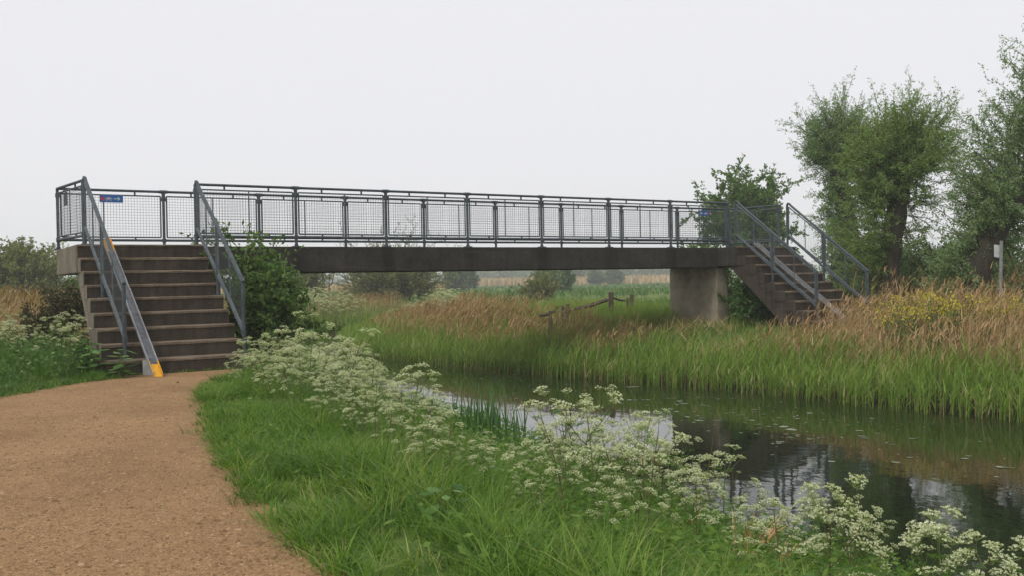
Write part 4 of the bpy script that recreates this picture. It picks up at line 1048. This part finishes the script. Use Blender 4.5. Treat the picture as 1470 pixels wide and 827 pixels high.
# single plants that stand out in front of the water: (pixel of the top, depth, label)
def stand(px, py, D, var, label, hh=None, rz=0.0):
    """a plant whose top is at this point of the view and whose foot is on the ground below"""
    p = at(px, py, D); z0 = gz(p[0], p[1]); h = max(.25, p[2]-z0); base_h = .62+.05*(var % 5)
    return parsley(p[0], p[1], h/base_h, var, rz, label, 'single cow parsley plants on the near bank', True, z0, min(1.3, 1.2*base_h/h))
singles = [
 (868, 560, 9.6, 0, 'tallest cow parsley, its lone head high against the middle of the water'),
 (838, 606, 8.8, 3, 'bushy cow parsley just below the tallest one, before the bright water'),
 (800, 640, 8.2, 5, 'broad cow parsley in front of the bright water, left of the bushy one'),
 (938, 632, 8.4, 7, 'cow parsley beside the left edge of the dark pier reflection'),
 (990, 662, 7.4, 1, 'cow parsley against the foot of the dark pier reflection'),
 (1035, 690, 6.6, 2, 'full cow parsley right of the pier reflection, above the dead brown leaves'),
 (1112, 730, 6.0, 4, 'cow parsley among the sword leaves right of the dead brown leaves'),
 (1188, 708, 4.4, 6, 'large-headed cow parsley against the dark water at lower right'),
 (1232, 742, 4.3, 8, 'drooping cow parsley just right of the large-headed one'),
 (1352, 742, 4.3, 0, 'dark-stemmed cow parsley alone near the lower right corner'),
 (1310, 752, 4.5, 3, 'slender cow parsley left of the dark-stemmed one at lower right'),
 (1402, 775, 4.1, 5, 'cow parsley at lower right with small crowded heads'),
 (1452, 768, 4.3, 2, 'cow parsley in the lower right corner of the bank'),
 (608, 528, 12.0, 7, 'cow parsley poking above the drift before the far reed reflections'),
 (745, 668, 8.0, 4, 'cow parsley rising at the right end of the sword-leaf clump'),
 (690, 655, 8.4, 8, 'cow parsley rising in front of the sword-leaf clump'),
]
r_ = random.Random(9)
for px, py, D, v, lb in singles: stand(px, py, D, v, lb, rz=r_.uniform(0, 6.28))
# the drift on the bank, from the steps to the sword leaves and on to the corner
P, dr, dp, r = zone(2600, -2.2, 2.4, -14.2, -2.2, lambda x, y, dr, dp, nr, r: nr & (dr > .15) & (dp > .28) & ((x > .5) | (y < -3.9)) & (dr > np.interp(y, [-11, -9, -5, -3], [.15, .6, 1.1, .8])) & (dr < np.interp(y, [-14, -11, -8, -5.5, -3], [2.2, 2.9, 3.3, 3.6, 3.1])) & (r.random(len(x)) < .8), 91)
keep = []
for q in P:
    v_ = np.array([q[0], q[1], q[2]])-CAM; zd = v_@FW; pxq = 735+FPX*(v_@RT)/zd
    if 640 < pxq < 765 and 8.9 < zd < 9.9: continue
    if all((q[0]-k_[0])**2+(q[1]-k_[1])**2 > .225**2 for k_ in keep): keep.append(q)
    if len(keep) >= 345: break
for k, q in enumerate(keep):
    D = math.hypot(q[0]-CAM[0], q[1]-CAM[1]); drq = float(sdist([q[:2]], RIVER)[0])
    zt = np.interp(drq, [.2, 1, 2, 3], [-.28, .02, .46, .68]) if q[1] > -8.5 else np.interp(drq, [.2, 1, 2, 3], [-.16, .10, .34, .44])
    dpq = float(sdist([q[:2]], PATHP)[0]); zt = min(zt, q[2]+.36+.46*max(0, dpq-.25))
    v_ = q-CAM; zd = v_@FW; pxq = 735+FPX*(v_@RT)/zd; hor = 402.3+(735-pxq)*.019      # keep the open view over the water
    sil = np.interp(pxq, [340, 430, 500, 535, 560, 620, 645, 690, 752, 768, 800, 840, 880, 940, 1000, 1060, 1110, 1200, 1320], [498, 486, 496, 520, 558, 580, 614, 632, 638, 632, 620, 606, 620, 628, 660, 696, 734, 746, 772])
    zt = min(zt, CAM[2]-(sil-hor)/FPX*zd)
    if zt-q[2] < .14 or pxq > 1320 or (pxq > 1010 and r_.random() < .4): continue
    edge = (zt-q[2])/.70
    nearb = D < 8.5
    parsley(q[0], q[1], edge*r_.uniform(.55, 1.2), k, r_.uniform(0, 6.28),
            'cow parsley in the lower half of the white drift along the near bank' if nearb else 'cow parsley in the upper half of the white drift along the near bank',
            'white cow parsley drift, lower half' if nearb else 'white cow parsley drift, upper half', nearb)
# the pale drift beyond the bend, too far to pick plants apart; and a few left of the steps
r = np.random.default_rng(92); line = [(430, 45), (480, 44), (540, 42), (600, 38), (650, 34)]; big = [Soup(), Soup(), Soup()]
for k in range(210):
    u = r.random()*(len(line)-1); a = int(u); f = u-a; px = line[a][0]*(1-f)+line[a+1][0]*f; D = line[a][1]*(1-f)+line[a+1][1]*f+r.uniform(-4, 3)
    p = at(px+r.uniform(-12, 12), 400, D); z0, d0, _ = height([(p[0], p[1])])
    if d0[0] < .8: continue
    sc = r.uniform(1.1, 1.5); w = r.uniform(0, 6.28); A_ = np.array([[math.cos(w), -math.sin(w), 0], [math.sin(w), math.cos(w), 0], [0, 0, 1]])*sc
    for g_, so_ in zip(big, VS[k % 9]): g_.add(np.concatenate(so_.V)@A_.T+np.array([p[0], p[1], z0[0]-.15]), np.concatenate(so_.Q), None, np.concatenate(so_.r))
nv = [0, big[0].n, big[0].n+big[1].n]; QQ = [np.concatenate(g_.Q)+o_ for g_, o_ in zip(big, nv)]
link('distant_parsley_drift', build('distant_parsley_drift', np.concatenate([np.concatenate(g_.V) for g_ in big]), QQ, [M['stem'], M['fern'], M['flower']], {'rnd': np.concatenate([np.concatenate(g_.r) for g_ in big])}, np.repeat([0, 1, 2], [len(q) for q in QQ])), label='pale drift of cow parsley beyond the river bend', cat='wildflowers', kind='stuff')
for k in range(30):
    p = at(r.uniform(-30, 125), 400, r.uniform(12.6, 18))
    if -2.15 < p[0] < .2 and -3.4 < p[1] < 1.8: continue
    if sdist([(p[0], p[1])], PATHP)[0] < .5: continue
    parsley(p[0], p[1], r.uniform(.6, .95), k, r.uniform(0, 6.28), 'cow parsley among the weeds left of the near steps', 'cow parsley left of the steps')

# ------------------------------------------------------------------ sword leaves, dead leaves, docks, yellow flowers
def sword_clump(px0, px1, D, n, h, label, seed, y=None):
    r = np.random.default_rng(seed); c = at((px0+px1)/2, 600, D); z0 = max(gz(c[0], c[1]), WATER); o = empty('sword_leaf_clump', (c[0], c[1], z0), label=label, cat='plant', group='sword-leaf clumps at the near water edge')
    half = (px1-px0)/2/FPX*D; ml = []
    for k in range(n):
        sp_ = Soup(); P = (RT[:2]*r.uniform(-half, half)+np.array([-RT[1], RT[0]])*r.uniform(-.22, .22)); P3 = np.array([[P[0], P[1], -.05]])
        sp_.addblades(P3, np.array([h*r.uniform(.6, 1.05)]), np.array([r.uniform(.018, .030)]), np.array([r.uniform(0, 6.28)]), np.array([r.uniform(0, .16)]), np.array([r.uniform(0, .22)]), seg=4, rnd=np.array([r.random()]))
        sp_.obj('leaf', M['iris'], o)
    return o
sword_clump(648, 756, 9.4, 110, .82, 'clump of dark sword-shaped leaves at the near water edge in mid bank', 111)
sword_clump(596, 640, 10.4, 26, .6, 'thin sword leaves at the water edge left of the dark clump', 112)
sword_clump(1090, 1200, 6.3, 40, .46, 'sword leaves at the water edge beside the dead brown leaves', 113)
sword_clump(1205, 1300, 6.0, 16, .36, 'few sword leaves at the water edge near the lower right corner', 114)
def dead_tuft(px, py, D, label, seed, n=26, h=.34):
    r = np.random.default_rng(seed); p = at(px, py, D); z0 = gz(p[0], p[1]); o = empty('dead_leaf_tuft', (p[0], p[1], z0), label=label, cat='plant')
    sp_ = Soup(); hh = max(.2, p[2]-z0)
    P = np.column_stack([r.normal(0, .03, n), r.normal(0, .03, n), np.zeros(n)])
    sp_.addblades(P, hh*r.uniform(.6, 1.1, n), r.uniform(.018, .040, n), WIND+r.normal(0, .5, n), r.uniform(.0, .25, n), r.uniform(.1, .75, n), seg=5, rnd=r.random(n)); sp_.obj('blades', M['dead'], o, kind='stuff')
dead_tuft(1070, 728, 5.6, 'curled dead orange-brown leaves standing in the lower bank', 121, 34)
dead_tuft(1120, 760, 5.5, 'smaller dead brown leaves bent over right of the curled ones', 122, 20)
dead_tuft(985, 730, 6.6, 'faint dead brown leaves left of the curled ones', 123, 20)
def stalk(px0, py0, px1, py1, D, label):
    a = at(px0, py0, D); b_ = at(px1, py1, D); a[2] = gz(a[0], a[1])-.05; o = empty('dry_stalk', tuple(a), label=label, cat='stalk')
    mb = MB(); mb.tube([(0, 0, 0), tuple((b_-a)*.55+np.array([.01, 0, .01])), tuple(b_-a)], [.004, .003, .0012], 5); mb.obj('stem', M['reed_tan'], o)
stalk(1000, 690, 1028, 600, 8.2, 'single dry stalk leaning in front of the pier reflection'); stalk(1046, 720, 1052, 675, 7.0, 'short dry stalk right of the taller one')

def dock(x, y, label, seed, n=15, s=1.0, group='broad-leaved weeds by the near steps'):
    r = np.random.default_rng(seed); o = empty('broad_leaf_weed', (x, y, gz(x, y)), label=label, cat='weed', group=group); mb = MB()
    for k in range(n):
        a = k*2.4+r.uniform(-.3, .3); z = .06+.34*s*(k/n)*r.uniform(.8, 1.1); L = s*r.uniform(.13, .22)*(1.1-.4*k/n); el = r.uniform(-.25, .45); w = L*.36
        d = np.array([math.cos(a)*math.cos(el), math.sin(a)*math.cos(el), math.sin(el)]); sd = np.array([-math.sin(a), math.cos(a), 0]); up_ = np.cross(d, sd)*-1
        p0 = np.array([math.cos(a)*.05, math.sin(a)*.05, z]); V = []
        prof = [(0, .0), (.18, .75), (.42, 1.0), (.7, .7), (1, .0)]
        for t, ww in prof:
            c = p0+d*L*t+np.array([0, 0, -.25*L*t*t])
            V += [c-sd*w*ww+up_*w*.25*ww, c, c+sd*w*ww+up_*w*.25*ww]
        F = []
        for i in range(4): F += [(3*i, 3*i+1, 3*i+4, 3*i+3), (3*i+1, 3*i+2, 3*i+5, 3*i+4)]
        link('leaf', build('leaf', np.array(V), [np.array(F)], M['weed'], {'rnd': np.full(len(V), r.random())}), o)
        mb.tube([(0, 0, 0), tuple(p0)], .004, 5)
    mb.obj('stem', M['stem'], o)
for k, (px, py, D, lb) in enumerate(((163, 530, 13.3, 'broad-leaved weed against the lowest near step'), (140, 540, 13.1, 'broad-leaved weed left of the one on the lowest step'), (150, 515, 13.7, 'broad-leaved weed behind the pair by the lowest step'), (176, 545, 13.0, 'small broad-leaved weed nearest the wheel channel'), (122, 525, 13.6, 'broad-leaved weed at the left of the weeds by the steps'))):
    p = at(px, py, D); x = min(p[0], -2.12) if p[1] > -3.15 else p[0]; dock(x, p[1], lb, 130+k, 16, 1.05)
p = at(640, 800, 4.9); dock(p[0], p[1], 'pale broad-leaved weed in the grass at the bottom of the bank', 140, 12, .55, None)

def yellow_plant(x, y, h, seed, label):
    r = np.random.default_rng(seed); o = empty('yellow_flower', (x, y, gz(x, y)), label=label, cat='wildflower', group='yellow flowers on the far bank'); st = Soup(); fl = Soup(); lf = Soup()
    n = 9; e = np.column_stack([r.normal(0, .22, n), r.normal(0, .22, n), h*r.uniform(.75, 1.05, n)]); PL = np.stack([np.zeros((n, 3)), e*np.array([.35, .35, .55]), e], 1)
    V, F = tubes(PL, np.full((n, 3), .005)); st.add(V, F, None, .5)
    i = np.repeat(np.arange(n), 9); m_ = len(i); P = e[i]+r.normal(0, 1, (m_, 3))*np.array([.035, .035, .04]); fl.addleaves(P, r.normal(size=(m_, 3)), r.uniform(.025, .042, m_), r.uniform(.022, .038, m_), r.random(m_), r)
    i = np.repeat(np.arange(n), 14); m_ = len(i); u = r.random((m_, 1)); P = e[i]*np.column_stack([u, u, u])*.9; lf.addleaves(P, r.normal(size=(m_, 3)), r.uniform(.05, .11, m_), r.uniform(.02, .045, m_), r.random(m_), r)
    st.obj('stem', M['stem'], o); lf.obj('foliage', M['weed'], o, kind='stuff'); fl.obj('flowers', M['rape'], o, kind='stuff')
r = np.random.default_rng(150)
for k in range(46):
    px = r.uniform(1268, 1490); D = r.uniform(16.6, 19.4); p = at(px, 428+r.uniform(-8, 20)+(px-1300)*.03, D); z0 = gz(p[0], p[1])
    yellow_plant(p[0], p[1], max(.4, p[2]-z0), 160+k, 'yellow-flowered plant among the dry reeds at right')

# ------------------------------------------------------------------ small loose stuff
sp_ = Soup(); r = np.random.default_rng(170)
n = 60000; Dq = 3.6+r.random(n)**1.7*9.5; px = r.uniform(-40, 500, n)
P = np.array([at(a, 600, d_) for a, d_ in zip(px, Dq)])[:, :2]; ins = sdist(P, PATHP) < .02; P = P[ins]; n = len(P)
s = r.lognormal(math.log(.0065), .38, n); s[:450] *= 1.7; a = r.uniform(0, 6.28, n); th = r.uniform(.25, .6, n)*s
T4 = np.array([[1.3, 0, 0], [-.6, .8, 0], [-.7, -.7, 0], [.1, .05, 1.0]])
V = np.zeros((n, 4, 3)); ca, sa = np.cos(a), np.sin(a)
for j in range(4):
    jx = T4[j, 0]*s*r.uniform(.7, 1.3, n); jy = T4[j, 1]*s*r.uniform(.6, 1.2, n)+T4[j, 0]*0
    V[:, j, 0] = P[:, 0]+jx*ca-jy*sa; V[:, j, 1] = P[:, 1]+jx*sa+jy*ca; V[:, j, 2] = .0045+T4[j, 2]*th
o_ = (np.arange(n)*4)[:, None]; T = np.concatenate([o_+np.array([[0, 1, 3]]), o_+np.array([[1, 2, 3]]), o_+np.array([[2, 0, 3]])])
sp_.add(V.reshape(-1, 3), None, T, np.repeat(np.where(np.arange(n) < 450, r.uniform(0, .12, n), np.clip(r.normal(.48, .27, n), 0, 1)), 4))
sp_.obj('path_gravel', M['chip'], label='small brown chips and gravel over the path', cat='gravel', kind='stuff')
# floating weed near the far reeds
sp_ = Soup(); r = np.random.default_rng(171); PP = []
for (px, py, n_, sx, sy) in ((940, 572, 40, 40, 6), (1110, 605, 60, 60, 10), (1140, 628, 25, 30, 4), (590, 547, 30, 60, 4), (760, 560, 40, 90, 8), (1290, 640, 40, 90, 18), (700, 540, 30, 60, 5), (1000, 590, 40, 60, 10), (1440, 680, 10, 30, 10), (520, 515, 10, 20, 3), (930, 600, 20, 40, 10)):
    for k in range(n_):
        q = at(px+r.normal(0, sx), py+r.normal(0, sy), 1.0)-CAM; t = (WATER-CAM[2])/q[2]; PP.append((CAM+q*t)[:2])
PP = np.array(PP); ok = sdist(PP, RIVER) < -.1; PP = PP[ok]
for c in PP:
    k = 7; rad = r.lognormal(math.log(.028), .5); a = np.linspace(0, 6.28, k, endpoint=False)+r.uniform(0, 1); el = r.uniform(.35, 1)
    x = np.cos(a)*rad*r.uniform(.6, 1.2, k); y = np.sin(a)*rad*el*r.uniform(.6, 1.2, k); w = r.uniform(0, 3.14)
    V = np.column_stack([c[0]+x*math.cos(w)-y*math.sin(w), c[1]+x*math.sin(w)+y*math.cos(w), np.full(k, WATER+.004)])
    V = np.vstack([V, [[c[0], c[1], WATER+.007]]]); sp_.add(V, None, np.array([(i, (i+1) % k, k) for i in range(k)]), r.random())
sp_.obj('floating_weed', M['pad'], label='pale flecks of floating weed on the river', cat='water weed', kind='stuff')
# a twig or two on the path below the steps
for (px, py, L, az, lb) in ((316, 545.5, .34, .2, 'thin dark twig lying on the path below the steps'), (255, 551, .12, 1.2, 'short dark twig on the path below the steps')):
    q = at(px, py, 1.0)-CAM; t = (0-CAM[2])/q[2]; c = CAM+q*t
    mb = MB(); d = np.array([math.cos(az), math.sin(az), 0])
    mb.tube([tuple(-d*L/2+np.array([0, 0, .012])), tuple(np.array([.01, .02, .014])), tuple(d*L/2+np.array([0, 0, .01]))], [.005, .008, .004], 5)
    o = mb.obj('fallen_twig', M['twig']); o.location = (c[0], c[1], .004); tag(o, lb, 'twig')

# ------------------------------------------------------------------ the misty air
HAZE = 0.0012
mt = bpy.data.materials.new('misty_air'); mt.use_nodes = True; t = mt.node_tree; t.nodes.clear()
pv = t.nodes.new('ShaderNodeVolumePrincipled'); pv.inputs['Color'].default_value = (.97, .975, 1, 1); pv.inputs['Density'].default_value = HAZE
pv.inputs['Anisotropy'].default_value = 0.0
om = t.nodes.new('ShaderNodeOutputMaterial'); t.links.new(pv.outputs['Volume'], om.inputs['Volume'])
mb = MB(); mb.box(-1900, 1900, -1900, 1900, -3.2, 21); mb.obj('haze', mt, label='pale even mist over the river meadow', cat='haze', kind='stuff')
